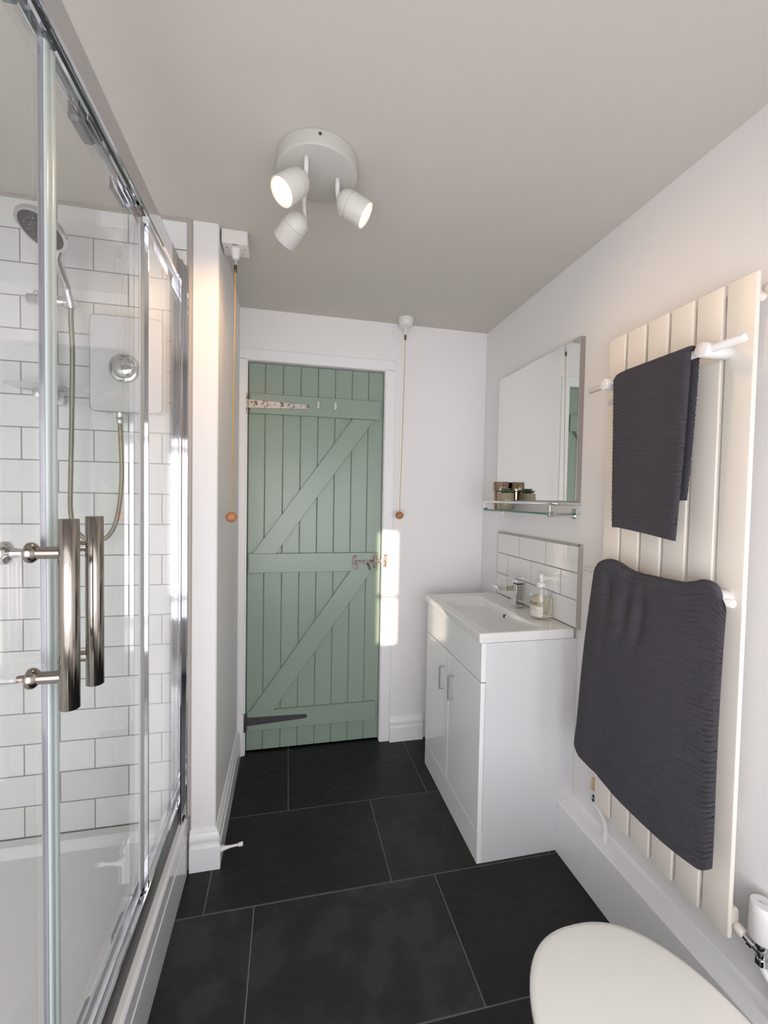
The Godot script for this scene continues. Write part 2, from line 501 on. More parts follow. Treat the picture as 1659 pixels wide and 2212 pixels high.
func room() -> void:
	struct("ceiling", mb().box(Vector3(XO - 0.15, H, ZF - 0.2), Vector3(XR + 0.15, H + 0.15, ZB + 0.7)), M.ceiling_paint, "plain white plaster ceiling above the whole room", "ceiling")
	struct("wall_right", mb().box(Vector3(XR, -0.1, ZF - 0.2), Vector3(XR + 0.15, H + 0.1, ZB + 0.7)), M.wall_paint, "white painted wall behind mirror and radiator", "wall")
	var b := mb()
	b.box(Vector3(XL - 0.1, -0.1, ZF - 0.12), Vector3(-0.204, H + 0.1, ZF))
	b.box(Vector3(-0.204, 1.951, ZF - 0.12), Vector3(0.486, H + 0.1, ZF))
	b.box(Vector3(0.486, -0.1, ZF - 0.12), Vector3(XR + 0.1, H + 0.1, ZF))
	b.box(Vector3(0.536, 0.0, ZF - 0.01), Vector3(XR, H, ZF + 0.0025), 0.001)
	struct("wall_front", b, M.wall_paint, "white painted wall around the green door", "wall")
	b = mb()
	b.box(Vector3(-0.3165, -0.1, ZF - 0.1), Vector3(XL, H + 0.1, ZN), 0.004)
	struct("wall_nib", b, M.wall_paint, "narrow white wall end between shower and door, with its side", "wall")
	var back := struct("wall_shower_end", mb().box(Vector3(XO - 0.1, -0.1, ZN - 0.12), Vector3(-0.317, H + 0.1, ZN + 0.0008)), M.grout, "white brick-tiled end wall of the shower", "wall")
	var shapes := {}
	for row in 20:
		var y0 := 0.1895 + 0.1 * row
		var even := row % 2 == 0
		var x := -1.2065 if even else -1.1065
		var edges := [XO]
		while x < -0.34:
			if x > XO + 0.01: edges.append(x)
			x += 0.2
		edges.append(-0.3305)
		for i in edges.size() - 1:
			var w: float = edges[i + 1] - edges[i]
			var key := snappedf(w, 0.0005)
			if not shapes.has(key):
				shapes[key] = mb().box(Vector3(-w / 2 + 0.0014, -0.0486, -0.004), Vector3(w / 2 - 0.0014, 0.0486, 0.004), 0.0014).mesh()
			piece("tile", shapes[key], M.tile_white if rng.randf() < 0.7 else M.tile_white_b, Vector3((edges[i] + edges[i + 1]) / 2, y0 + 0.05, ZN - 0.002), back)
	b = mb()
	b.box(Vector3(-0.331, 0.19, ZN - 0.006), Vector3(-0.3165, H, ZN + 0.003), 0.001)
	b.box(Vector3(XO, 2.178, ZN - 0.006), Vector3(-0.331, H, ZN + 0.0032), 0.001)
	struct("trim_1", b, M.trim_grey, "grey tile edging strip beside the white wall end", "trim")
	struct("wall_left", mb().box(Vector3(XO - 0.15, -0.1, ZN - 0.1), Vector3(XO, H + 0.1, ZB + 0.7)), M.tile_white_b, "white side wall inside the shower", "wall")
	# rear wall with the window behind the photographer
	b = mb()
	b.box(Vector3(XO - 0.1, -0.1, ZB), Vector3(WX0, H + 0.1, ZB + 0.64))
	b.box(Vector3(WX1, -0.1, ZB), Vector3(XR + 0.1, H + 0.1, ZB + 0.64))
	b.box(Vector3(WX0, -0.1, ZB), Vector3(WX1, WY0, ZB + 0.64))
	b.box(Vector3(WX0, WY1, ZB), Vector3(WX1, H + 0.1, ZB + 0.64))
	struct("wall_rear", b, M.wall_paint, "white rear wall with the window behind the toilet", "wall")
	var w1 := thing("window_1", "white casement window with frosted panes in the rear wall", "window", Vector3(0.34, WY0, WZ), "", "structure")
	b = mb()
	b.box(Vector3(WX0, WY0, WZ - 0.03), Vector3(WX1, WY0 + 0.03, WZ + 0.04), 0.003)
	b.box(Vector3(WX0, WY1 - 0.03, WZ - 0.03), Vector3(WX1, WY1, WZ + 0.04), 0.003)
	b.box(Vector3(WX0, WY0 + 0.03, WZ - 0.03), Vector3(WX0 + 0.035, WY1 - 0.03, WZ + 0.04), 0.003)
	b.box(Vector3(WX1 - 0.035, WY0 + 0.03, WZ - 0.03), Vector3(WX1, WY1 - 0.03, WZ + 0.04), 0.003)
	b.box(Vector3(0.44, WY0 + 0.03, WZ - 0.02), Vector3(0.58, 1.053, WZ + 0.02), 0.002)  # filler added in the gap, cuts the sun strip off below
	b.box(Vector3(0.545, WY0 + 0.03, WZ - 0.02), Vector3(0.58, WY1 - 0.03, WZ + 0.02), 0.002)  # second added filler, narrows the sun strip
	part("frame_and_fillers", b, M.gloss_white, w1)
	for s in [[WX0 + 0.035, 0.452], [0.566, WX1 - 0.035]]:
		b = mb()
		var ya := WY0 + 0.03; var yb := WY1 - 0.03
		for e in [[s[0], ya, s[0] + 0.03, yb], [s[1] - 0.03, ya, s[1], yb], [s[0], ya, s[1], ya + 0.03], [s[0], yb - 0.03, s[1], yb]]:
			b.box(Vector3(e[0], e[1], WZ - 0.02), Vector3(e[2], e[3], WZ + 0.02), 0.002)
		var sash := part("sash", b, M.gloss_white, w1)
		part("frosted_pane", mb().box(Vector3(s[0] + 0.03, ya + 0.03, WZ), Vector3(s[1] - 0.03, yb - 0.03, WZ + 0.004)), M.frosted_pane, sash)
	part("window_stay", mb().box(Vector3(0.44, 1.292, WZ), Vector3(0.58, 1.318, WZ + 0.012), 0.002), M.gloss_white, w1)


func floor_and_tiles() -> void:
	var fl := struct("floor", mb().box(Vector3(XO - 0.1, -0.12, ZF - 0.2), Vector3(XR + 0.1, -0.0015, ZB + 0.7)), M.floor_grout, "black slate tile floor with thin pale grout lines", "floor")
	var zs := [ZF - 0.09, -1.781, -1.376, -0.977, -0.577, -0.177, ZB]
	var off := [0.0142, -0.242, -0.091, 0.17, -0.15, 0.05]
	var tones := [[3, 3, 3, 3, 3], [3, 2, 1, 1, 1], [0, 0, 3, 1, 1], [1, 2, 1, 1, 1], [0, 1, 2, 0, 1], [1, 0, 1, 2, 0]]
	for r in 6:
		var edges := [-0.33]
		for k in range(-2, 4):
			var x: float = off[r] + 0.597 * k
			if x > -0.32 and x < 1.02: edges.append(x)
		edges.append(1.03)
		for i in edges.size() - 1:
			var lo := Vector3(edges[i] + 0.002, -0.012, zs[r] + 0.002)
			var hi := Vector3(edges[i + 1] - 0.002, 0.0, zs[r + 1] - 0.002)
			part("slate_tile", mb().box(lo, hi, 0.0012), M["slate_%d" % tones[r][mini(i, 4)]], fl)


func door() -> void:
	var d := thing("door_1", "sage green ledged and braced plank door", "door", Vector3(0.143, 0.0, ZF - 0.04), "", "structure")
	var xs := [-0.1945, -0.1151, -0.0285, 0.0577, 0.1438, 0.230, 0.317, 0.4025, 0.4805]
	for i in 8:
		var b := mb()
		var w := 0.0035
		var poly := PackedVector2Array([Vector2(xs[i] + 0.0004, -2.258), Vector2(xs[i] + 0.0004, -2.2367 - w), Vector2(xs[i] + w, -2.2367), Vector2(xs[i + 1] - w, -2.2367), Vector2(xs[i + 1] - 0.0004, -2.2367 - w), Vector2(xs[i + 1] - 0.0004, -2.258)])
		b.prism(poly, 1, 0.008, 1.9385)
		part("plank", b, M.sage, d)
	for l in [[1.693, 1.789], [0.9085, 1.0035], [0.116, 0.2125]]:
		part("ledge", mb().box(Vector3(-0.1865, l[0], -2.2369), Vector3(0.4635, l[1], -2.2167), 0.0015), M.sage, d)
	for br in [[1.6915, 1.0038, 0.3195, 0.430, -0.058], [0.9105, 0.2125, 0.3195, 0.4324, -0.0622]]:
		var lx := -0.1855
		var top: float = br[0]
		var bot: float = br[1]
		var rise: float = (top - bot) / (br[3] - br[4])
		var poly := PackedVector2Array([Vector2(br[2], top), Vector2(br[3], top), Vector2(br[4], bot), Vector2(br[4] - (br[3] - br[2]), bot)])
		if poly[3].x < lx: poly = PackedVector2Array([Vector2(br[2], top), Vector2(br[3], top), Vector2(br[4], bot), Vector2(lx, bot), Vector2(lx, bot + (lx - poly[3].x) * rise)])
		part("brace", mb().prism(poly, 2, -2.2369, -2.2172, 0.0012), M.sage, d)
	# strap hinges
	for hg in [[1.7375, 1.737, "old_metal"], [0.1645, 0.169, "dark_iron"]]:
		var b := mb()
		var y0: float = hg[0]
		var tip: float = hg[1]
		var poly := PackedVector2Array([Vector2(-0.1935, y0 - 0.0215), Vector2(-0.1935, y0 + 0.0215), Vector2(0.094, tip + 0.0105), Vector2(0.103, tip + 0.008), Vector2(0.1075, tip), Vector2(0.103, tip - 0.008), Vector2(0.094, tip - 0.0105)])
		b.prism(poly, 2, -2.2167, -2.2135, 0.0008)
		b.rod(Vector3(-0.1975, y0 - 0.046, -2.2085), Vector3(-0.1975, y0 + 0.046, -2.2085), 0.0048, 14, 0.001)
		b.box(Vector3(-0.2075, y0 - 0.048, -2.2067), Vector3(-0.197, y0 + 0.048, -2.2035), 0.0008)
		var h := part("strap_hinge", b, M[hg[2]], d)
		for sx in [-0.178, -0.153, -0.03, 0.098]:
			part("screw", mb().lathe([Vector2(0.0045, 0), Vector2(0.004, 0.0012), Vector2(0, 0.0018)], Vector3(sx, lerpf(y0, tip, (sx + 0.19) / 0.3) + (0.008 if sx < -0.17 else -0.002), -2.2136), Vector3(0, 0, 1), 10), M.brass_old, h)
	# two hooks on the top ledge
	for hx in [0.1437, 0.2292]:
		var b := mb()
		b.box(Vector3(hx - 0.005, 1.735, -2.2168), Vector3(hx + 0.005, 1.768, -2.2142), 0.001)
		b.tube(curve_path([Vector3(hx, 1.757, -2.214), Vector3(hx, 1.752, -2.2), Vector3(hx, 1.742, -2.192), Vector3(hx, 1.738, -2.184), Vector3(hx, 1.745, -2.178)], 0.003), 0.0026, 8)
		b.lathe([Vector2(0, -0.006), Vector2(0.006, 0), Vector2(0, 0.006)], Vector3(hx, 1.748, -2.177), Vector3.UP, 10)
		part("coat_hook", b, M.plastic_white, d)
	# thumb latch
	var lt := part("latch_plate", mb().box(Vector3(0.3275, 0.918, -2.2167), Vector3(0.3545, 0.9905, -2.2145), 0.0008), M.latch_metal, d)
	tag(lt, "worn metal latch plate")
	var bar := mb()
	bar.xf = Transform3D(Basis(Vector3(0, 0, 1), 0.055), Vector3(0.33, 0.9525, -2.2115))
	bar.box(Vector3(-0.002, -0.009, -0.003), Vector3(0.176, 0.009, 0.0015), 0.0008)
	bar.xf = Transform3D()
	part("latch_bar", bar, M.latch_metal, d)
	var kp := mb()
	kp.box(Vector3(0.434, 0.9225, -2.2167), Vector3(0.4595, 0.9945, -2.2145), 0.0008)
	kp.box(Vector3(0.441, 0.935, -2.2146), Vector3(0.4525, 0.982, -2.2055), 0.001)
	part("latch_keeper", kp, M.latch_metal, d)
	part("latch_thumb", mb().tube(curve_path([Vector3(0.408, 0.955, -2.208), Vector3(0.409, 0.942, -2.204), Vector3(0.415, 0.934, -2.198), Vector3(0.4175, 0.918, -2.196)], 0.003), 0.0042, 8), M.dark_iron, d)
	var ct := mb()
	ct.box(Vector3(0.4885, 0.9265, -2.1995), Vector3(0.5085, 0.998, -2.197), 0.0008)
	ct.prism(PackedVector2Array([Vector2(0.9335, -2.197), Vector2(0.9335, -2.191), Vector2(0.95, -2.184), Vector2(0.975, -2.186), Vector2(0.977, -2.197)]), 0, 0.497, 0.5)
	part("latch_catch", ct, M.latch_metal, d)

	var b2 := mb()                                          # casing around the opening and its lining
	b2.box(Vector3(0.484, 0.0, ZF - 0.002), Vector3(0.5365, 1.951, ZF + 0.0075), 0.0022)
	b2.box(Vector3(XL - 0.001, 0.0, ZF - 0.002), Vector3(-0.203, 1.951, ZF + 0.0075), 0.0022)
	b2.box(Vector3(XL - 0.001, 1.945, ZF - 0.002), Vector3(0.5365, 1.9985, ZF + 0.0075), 0.0022)
	b2.box(Vector3(0.4815, 0.0, -2.33), Vector3(0.4865, 1.951, ZF + 0.0), 0.001)
	b2.box(Vector3(-0.2045, 0.0, -2.33), Vector3(-0.1965, 1.951, ZF + 0.0), 0.001)
	b2.box(Vector3(-0.2045, 1.944, -2.33), Vector3(0.4865, 1.9515, ZF + 0.0), 0.001)
	b2.box(Vector3(-0.1965, 1.925, -2.278), Vector3(0.4815, 1.944, -2.259), 0.001)
	b2.box(Vector3(-0.3, -0.1, -2.345), Vector3(0.55, 2.05, -2.325))
	struct("trim_2", b2, M.gloss_white, "flat white casing around the green door", "trim")


func boxing_and_skirting() -> void:
	var prof := [Vector2(0, 0), Vector2(0.018, 0), Vector2(0.018, 0.080), Vector2(0.0165, 0.084), Vector2(0.0125, 0.087), Vector2(0.0122, 0.096), Vector2(0.0142, 0.1), Vector2(0.0155, 0.106), Vector2(0.0152, 0.113), Vector2(0.0135, 0.119), Vector2(0.0095, 0.124), Vector2(0.0072, 0.127), Vector2(0.0068, 0.133), Vector2(0.005, 0.138), Vector2(0, 0.14)]
	var b := mb().skirting(prof, [Vector2(-0.3165, ZN), Vector2(XL, ZN), Vector2(XL, ZF + 0.0075)], [Vector2(0, 1), Vector2(1, 0)])
	struct("baseboard_left", b, M.gloss_white, "moulded white skirting around the wall end left of the door", "baseboard")
	var prof2 := []
	for p in prof: prof2.append(Vector2(p.x, p.y * 0.93))
	b = mb().skirting(prof2, [Vector2(0.5365, ZF + 0.0025), Vector2(0.72, ZF + 0.0025)], [Vector2(0, 1)])
	struct("baseboard_front", b, M.gloss_white, "moulded white skirting between door and vanity", "baseboard")
	# boxed-in pipes along the right wall, with a rounded top edge
	var poly := PackedVector2Array([Vector2(XR, 0.0), Vector2(0.9777, 0.0), Vector2(0.9777, 0.184)])
	for k in 5:
		var a := PI - PI / 2 * (k + 1) / 5.0
		poly.append(Vector2(0.9827 + 0.005 * cos(a), 0.1845 + 0.005 * sin(a)))
	poly.append(Vector2(XR - 0.012, 0.1895)); poly.append(Vector2(XR - 0.004, 0.1925)); poly.append(Vector2(XR, 0.2))
	struct("trim_3", mb().prism(poly, 2, -1.3835, ZB), M.gloss_white, "long white pipe boxing below the radiator", "boxing")


func shower_enclosure() -> void:
	# tray
	var tray := thing("shower_tray", "white low shower tray behind the sliding glass doors", "shower tray", Vector3(-0.74, 0.0, -0.66))
	var b := mb()
	b.box(Vector3(XO, 0.02, ZN), Vector3(-0.3265, 0.155, ZB), 0.003)
	b.box(Vector3(XO, 0.1, ZN), Vector3(-0.3265, 0.1893, ZN + 0.045), 0.006)
	b.box(Vector3(-0.415, 0.1, ZN + 0.001), Vector3(-0.3265, 0.1893, ZB), 0.006)
	b.box(Vector3(XO, 0.1, ZN + 0.001), Vector3(XO + 0.045, 0.1893, ZB), 0.006)
	b.box(Vector3(XO, 0.1, ZB - 0.045), Vector3(-0.3265, 0.1893, ZB), 0.006)
	part("tray_body", b, M.ceramic, tray)
	part("waste_cover", mb().lathe([Vector2(0, 0.008), Vector2(0.045, 0.006), Vector2(0.055, 0.0)], Vector3(-0.78, 0.155, -0.4)), M.chrome, tray)
	var pl := mb()
	pl.box(Vector3(-0.329, 0.0, ZN + 0.0185), Vector3(-0.3212, 0.1325, ZB), 0.0012)
	pl.box(Vector3(-0.329, 0.13, ZN + 0.003), Vector3(-0.3235, 0.184, ZB), 0.0015)
	tag(part("plinth", pl, M.board_white), "glossy white plinth board along the foot of the shower", "plinth")

	var e := thing("shower_enclosure", "chrome-framed sliding glass shower enclosure on the left", "shower enclosure", Vector3(-0.365, 0.19, -0.66))
	# rails
	for top in [true, false]:
		var y0 := 1.98 if top else 0.1895
		var y1 := 2.043 if top else 0.258
		var g := 1.0 if top else -1.0
		var ya := y0 if top else y1                             # the side towards the doors
		var yb := y1 if top else y0
		var poly := PackedVector2Array([Vector2(-0.345, ya + g * 0.003), Vector2(-0.345, yb - g * 0.004), Vector2(-0.349, yb), Vector2(-0.383, yb), Vector2(-0.386, yb - g * 0.003), Vector2(-0.386, ya + g * 0.004),
			Vector2(-0.382, ya), Vector2(-0.379, ya), Vector2(-0.379, ya + g * 0.012), Vector2(-0.366, ya + g * 0.012), Vector2(-0.366, ya), Vector2(-0.36, ya - g * 0.001), Vector2(-0.357, ya + g * 0.01), Vector2(-0.348, ya + g * 0.01), Vector2(-0.348, ya)])
		part("top_rail" if top else "bottom_rail", mb().prism(poly, 2, -1.552, ZB), M.frame_alu, e)
		if not top: part("rail_dark_strip", mb().box(Vector3(-0.3455, 0.1935, -1.51), Vector3(-0.3438, 0.2545, ZB), 0.0004), M.dark_strip, e)  # added dark strip, put in place of the reflection on the chrome face
	var wp := mb()
	wp.box(Vector3(-0.374, 0.19, ZN + 0.0015), Vector3(-0.34, 2.043, ZN + 0.022), 0.0015)
	wp.box(Vector3(-0.3475, 0.19, ZN + 0.003), Vector3(-0.336, 2.04, ZN + 0.045), 0.003)
	wp.box(Vector3(-0.337, 0.19, ZN + 0.0015), Vector3(-0.3255, 2.04, ZN + 0.008), 0.0015)
	part("wall_profile", wp, M.frame_alu, e)
	# fixed pane with a chrome edge strip
	var fp := part("fixed_pane", mb().box(Vector3(-0.355, 0.25, ZN + 0.02), Vector3(-0.349, 1.985, -1.212)), M.glass, e)
	part("edge_strip", mb().box(Vector3(-0.3575, 0.252, -1.2155), Vector3(-0.3465, 1.975, -1.2075), 0.001), M.chrome, fp)
	part("edge_clip", mb().box(Vector3(-0.36, 1.965, -1.219), Vector3(-0.345, 1.978, -1.203), 0.001), M.seal_white, fp)
	# two sliding doors that meet in the middle
	for s in [[-0.8065, -1.2625, -0.8125, 1.0], [0.235, -0.7725, -0.7255, -1.0]]:
		var z0 := minf(s[0], s[1])
		var z1 := maxf(s[0], s[1])
		var near: bool = s[3] < 0
		var dr := part("sliding_door", mb().box(Vector3(-0.375, 0.232, z0), Vector3(-0.369, 2.0, z1)), M.glass, e)
		var meet: float = -0.7895
		var zm: float = s[0] if not near else s[1]
		# magnetic seal: outer lip, clear web, inner lip
		var sb := mb()
		var o := 1.0 if not near else -1.0
		sb.box(Vector3(-0.3765, 0.236, minf(zm, zm + (0.0075 if o > 0 else -0.004))), Vector3(-0.367, 1.976, maxf(zm, zm + (0.0075 if o > 0 else -0.004))), 0.0015)
		part("door_seal", sb, M.seal_grey, dr)
		var sc := mb()
		sc.prism(rrect(-0.3785, minf(zm, meet) + 0.0002, -0.3645, maxf(zm, meet) - 0.0002, 0.0055, 6), 1, 0.236, 1.974)
		part("seal_web", sc, M.seal_teal, dr)
		if not near:
			var ts := mb()
			ts.box(Vector3(-0.3765, 0.236, -1.2625), Vector3(-0.3675, 1.976, -1.25), 0.002)
			ts.box(Vector3(-0.3685, 0.236, -1.252), Vector3(-0.3665, 1.976, -1.208), 0.0006)
			part("trailing_seal", ts, M.seal_white, dr)
		# bar handle
		var zh: float = s[2]
		var hb := mb()
		hb.rod(Vector3(-0.316, 0.967, zh), Vector3(-0.316, 1.251, zh), 0.0135, 32, 0.0008)
		for yh in [1.201, 1.0155]:
			hb.rod(Vector3(-0.366, yh, zh), Vector3(-0.318, yh, zh), 0.0092, 24)
			hb.lathe([Vector2(0, 0), Vector2(0.0145, 0), Vector2(0.0152, 0.0015), Vector2(0.0152, 0.006), Vector2(0.0135, 0.009), Vector2(0.0095, 0.0125)], Vector3(-0.3688, yh, zh), Vector3(1, 0, 0), 32)
			hb.rod(Vector3(-0.383, yh, zh), Vector3(-0.3748, yh, zh), 0.0055, 16)
		part("bar_handle", hb, M.steel, dr)
		if near:
			part("inner_knob", mb().lathe([Vector2(0, 0), Vector2(0.012, 0.001), Vector2(0.0175, 0.006), Vector2(0.0165, 0.011), Vector2(0.008, 0.0165), Vector2(0.0055, 0.03), Vector2(0, 0.03)], Vector3(-0.4045, 1.201, zh), Vector3(1, 0, 0), 28), M.chrome, dr)
		# rollers hung from and standing on the rails
		for zr in ([-0.95, -1.14] if not near else [-0.7, -0.3]):
			for yr in [1.99, 0.222]:
				var rb := mb()
				rb.box(Vector3(-0.4, yr - 0.02, zr - 0.034), Vector3(-0.3755, yr + 0.02, zr + 0.034), 0.006)
				rb.box(Vector3(-0.369, yr - 0.016, zr - 0.03), Vector3(-0.3655, yr + 0.016, zr + 0.03), 0.001)
				rb.lathe([Vector2(0, 0), Vector2(0.006, 0), Vector2(0.005, 0.003), Vector2(0, 0.003)], Vector3(-0.4, yr - 0.006, zr + 0.018), Vector3(-1, 0, 0), 12)
				part("roller", rb, M.roller_chrome, dr)


func shower_fittings() -> void:
	var zw := ZN + 0.0025
	# electric shower
	var u := thing("electric_shower", "flat pale electric shower unit with round chrome dial on the tiles", "shower unit", Vector3(-0.486, 1.54, zw))
	var bodyp := rrect(-0.585, 1.539, -0.3865, 1.8255, 0.014)
	part("casing", mb().prism(rrect(-0.579, 1.545, -0.3925, 1.8195, 0.012), 2, zw, zw + 0.07, 0.002), M.plastic_white, u)
	part("front_panel", mb().prism(bodyp, 2, zw + 0.068, zw + 0.084, 0.003), M.shower_face, u)
	part("bezel", mb().prism(rrect(-0.5868, 1.5372, -0.3847, 1.8273, 0.0155), 2, zw + 0.066, zw + 0.081, 0.001), M.seal_grey, u)
	var dial := mb().lathe([Vector2(0.0445, 0), Vector2(0.0445, 0.003), Vector2(0.043, 0.005), Vector2(0.032, 0.005), Vector2(0.03, 0.007), Vector2(0.029, 0.014), Vector2(0.026, 0.018), Vector2(0.012, 0.0215), Vector2(0, 0.022)], Vector3(-0.489, 1.6695, zw + 0.083), Vector3(0, 0, 1), 48)
	var dl := part("dial", dial, M.chrome, u)
	for k in 4:
		var a := PI / 2 * k
		var mk := mb()
		mk.xf = Transform3D(Basis(Vector3(0, 0, 1), a), Vector3(-0.489, 1.6695, zw + 0.0875))
		mk.box(Vector3(-0.014, 0.0355, 0), Vector3(0.014, 0.0372, 0.0012))
		part("dial_mark", mk, M.shower_plate, dl)
	part("outlet_nut", mb().lathe([Vector2(0, -0.036), Vector2(0.009, -0.036), Vector2(0.011, -0.032), Vector2(0.011, -0.018), Vector2(0.0105, -0.017), Vector2(0.0112, -0.016), Vector2(0.0112, 0), Vector2(0, 0)], Vector3(-0.512, 1.541, zw + 0.055), Vector3.UP, 24), M.chrome, u)
	# riser rail with sliding holder, brackets and soap dish
	var rr := thing("riser_rail", "chrome shower riser rail behind the meeting edge of the glass doors", "shower rail", Vector3(-0.697, 1.55, zw))
	part("rail", mb().rod(Vector3(-0.697, 1.56, zw + 0.055), Vector3(-0.697, 2.06, zw + 0.055), 0.0095, 20, 0.002), M.chrome, rr)
	for y in [1.575, 2.045]:
		var bk := mb()
		bk.rod(Vector3(-0.697, y, zw), Vector3(-0.697, y, zw + 0.072), 0.0165, 24, 0.003)
		part("rail_bracket", bk, M.chrome, rr)
	var hd := mb()
	hd.rod(Vector3(-0.749, 1.853, zw + 0.075), Vector3(-0.642, 1.853, zw + 0.075), 0.0165, 24, 0.004)
	hd.lathe([Vector2(0, 0), Vector2(0.0205, 0.0), Vector2(0.0205, 0.012), Vector2(0.017, 0.016), Vector2(0, 0.016)], Vector3(-0.645, 1.853, zw + 0.075), Vector3(1, -0.1, 0.2), 24)
	hd.rod(Vector3(-0.728, 1.868, zw + 0.072), Vector3(-0.728, 1.878, zw + 0.068), 0.008, 14, 0.002)
	part("handset_holder", hd, M.chrome, rr)
	var knobs := mb()
	knobs.lathe([Vector2(0, 0), Vector2(0.0145, 0.001), Vector2(0.0155, 0.005), Vector2(0.0145, 0.02), Vector2(0, 0.022)], Vector3(-0.726, 1.585, zw + 0.054), Vector3(0, 0, 1), 24)
	knobs.lathe([Vector2(0, 0), Vector2(0.0175, 0.001), Vector2(0.0185, 0.005), Vector2(0.0175, 0.022), Vector2(0, 0.024)], Vector3(-0.678, 1.574, zw + 0.062), Vector3(0, 0, 1), 24)
	part("dish_clamp", knobs, M.chrome, rr)
	var dish := mb()
	dish.prism(rrect(-0.795, zw + 0.03, -0.645, zw + 0.13, 0.03), 1, 1.598, 1.6025)
	part("soap_dish", dish, M.clear_plastic, rr)
	# handset: face turned down and to the front
	var hs := thing("shower_handset", "chrome handset with dark spray face above the electric shower", "shower handset", Vector3(-0.64, 1.85, zw + 0.09))
	var fc := Vector3(-0.634, 1.972, -1.32)
	var ax := Vector3(-0.25, -0.88, 0.40).normalized()
	part("shell", mb().lathe([Vector2(0, -0.03), Vector2(0.02, -0.029), Vector2(0.045, -0.022), Vector2(0.0585, -0.01), Vector2(0.0615, -0.002), Vector2(0.060, 0.003), Vector2(0.052, 0.004)], fc, ax, 40), M.chrome, hs)
	var sp := part("spray_plate", mb().lathe([Vector2(0.0525, 0.0035), Vector2(0.05, 0.006), Vector2(0, 0.009)], fc, ax, 40), M.shower_plate, hs)
	var noz := mb()
	var na := ax.cross(Vector3.UP).normalized()
	var nb := ax.cross(na)
	for ring in [[0.012, 6], [0.024, 12], [0.036, 18]]:
		for k in ring[1]:
			var q: Vector3 = fc + ax * 0.0085 + na * ring[0] * cos(TAU * k / ring[1]) + nb * ring[0] * sin(TAU * k / ring[1])
			noz.lathe([Vector2(0.0015, -0.003), Vector2(0.0012, 0.0015), Vector2(0, 0.0018)], q, ax, 6)
	tag(part("nozzles", noz, M.seal_grey, sp), "", "", "", "stuff")
	var ha := fc + ax * -0.012
	part("grip", mb().tube(curve_path([ha, ha + Vector3(0.012, -0.02, -0.05), Vector3(-0.634, 1.935, -1.40), Vector3(-0.634, 1.89, -1.445), Vector3(-0.633, 1.838, -1.474)], 0.008), 0.0118, 16), M.chrome, hs)
	# hose
	var pts := [Vector3(-0.633, 1.836, -1.475), Vector3(-0.632, 1.80, -1.47), Vector3(-0.6265, 1.70, -1.465), Vector3(-0.629, 1.5, -1.465), Vector3(-0.632, 1.35, -1.465), Vector3(-0.633, 1.235, -1.465), Vector3(-0.62, 1.18, -1.465), Vector3(-0.586, 1.148, -1.465), Vector3(-0.543, 1.152, -1.47), Vector3(-0.518, 1.192, -1.475), Vector3(-0.506, 1.26, -1.48), Vector3(-0.503, 1.35, -1.488), Vector3(-0.508, 1.46, -1.495), Vector3(-0.512, 1.505, zw + 0.055)]
	tag(part("shower_hose", mb().tube(curve_path(pts, 0.0011), 0.0072, 12, 0.0014, 4), M.hose_metal), "ribbed metal shower hose looping below the electric shower", "shower hose")


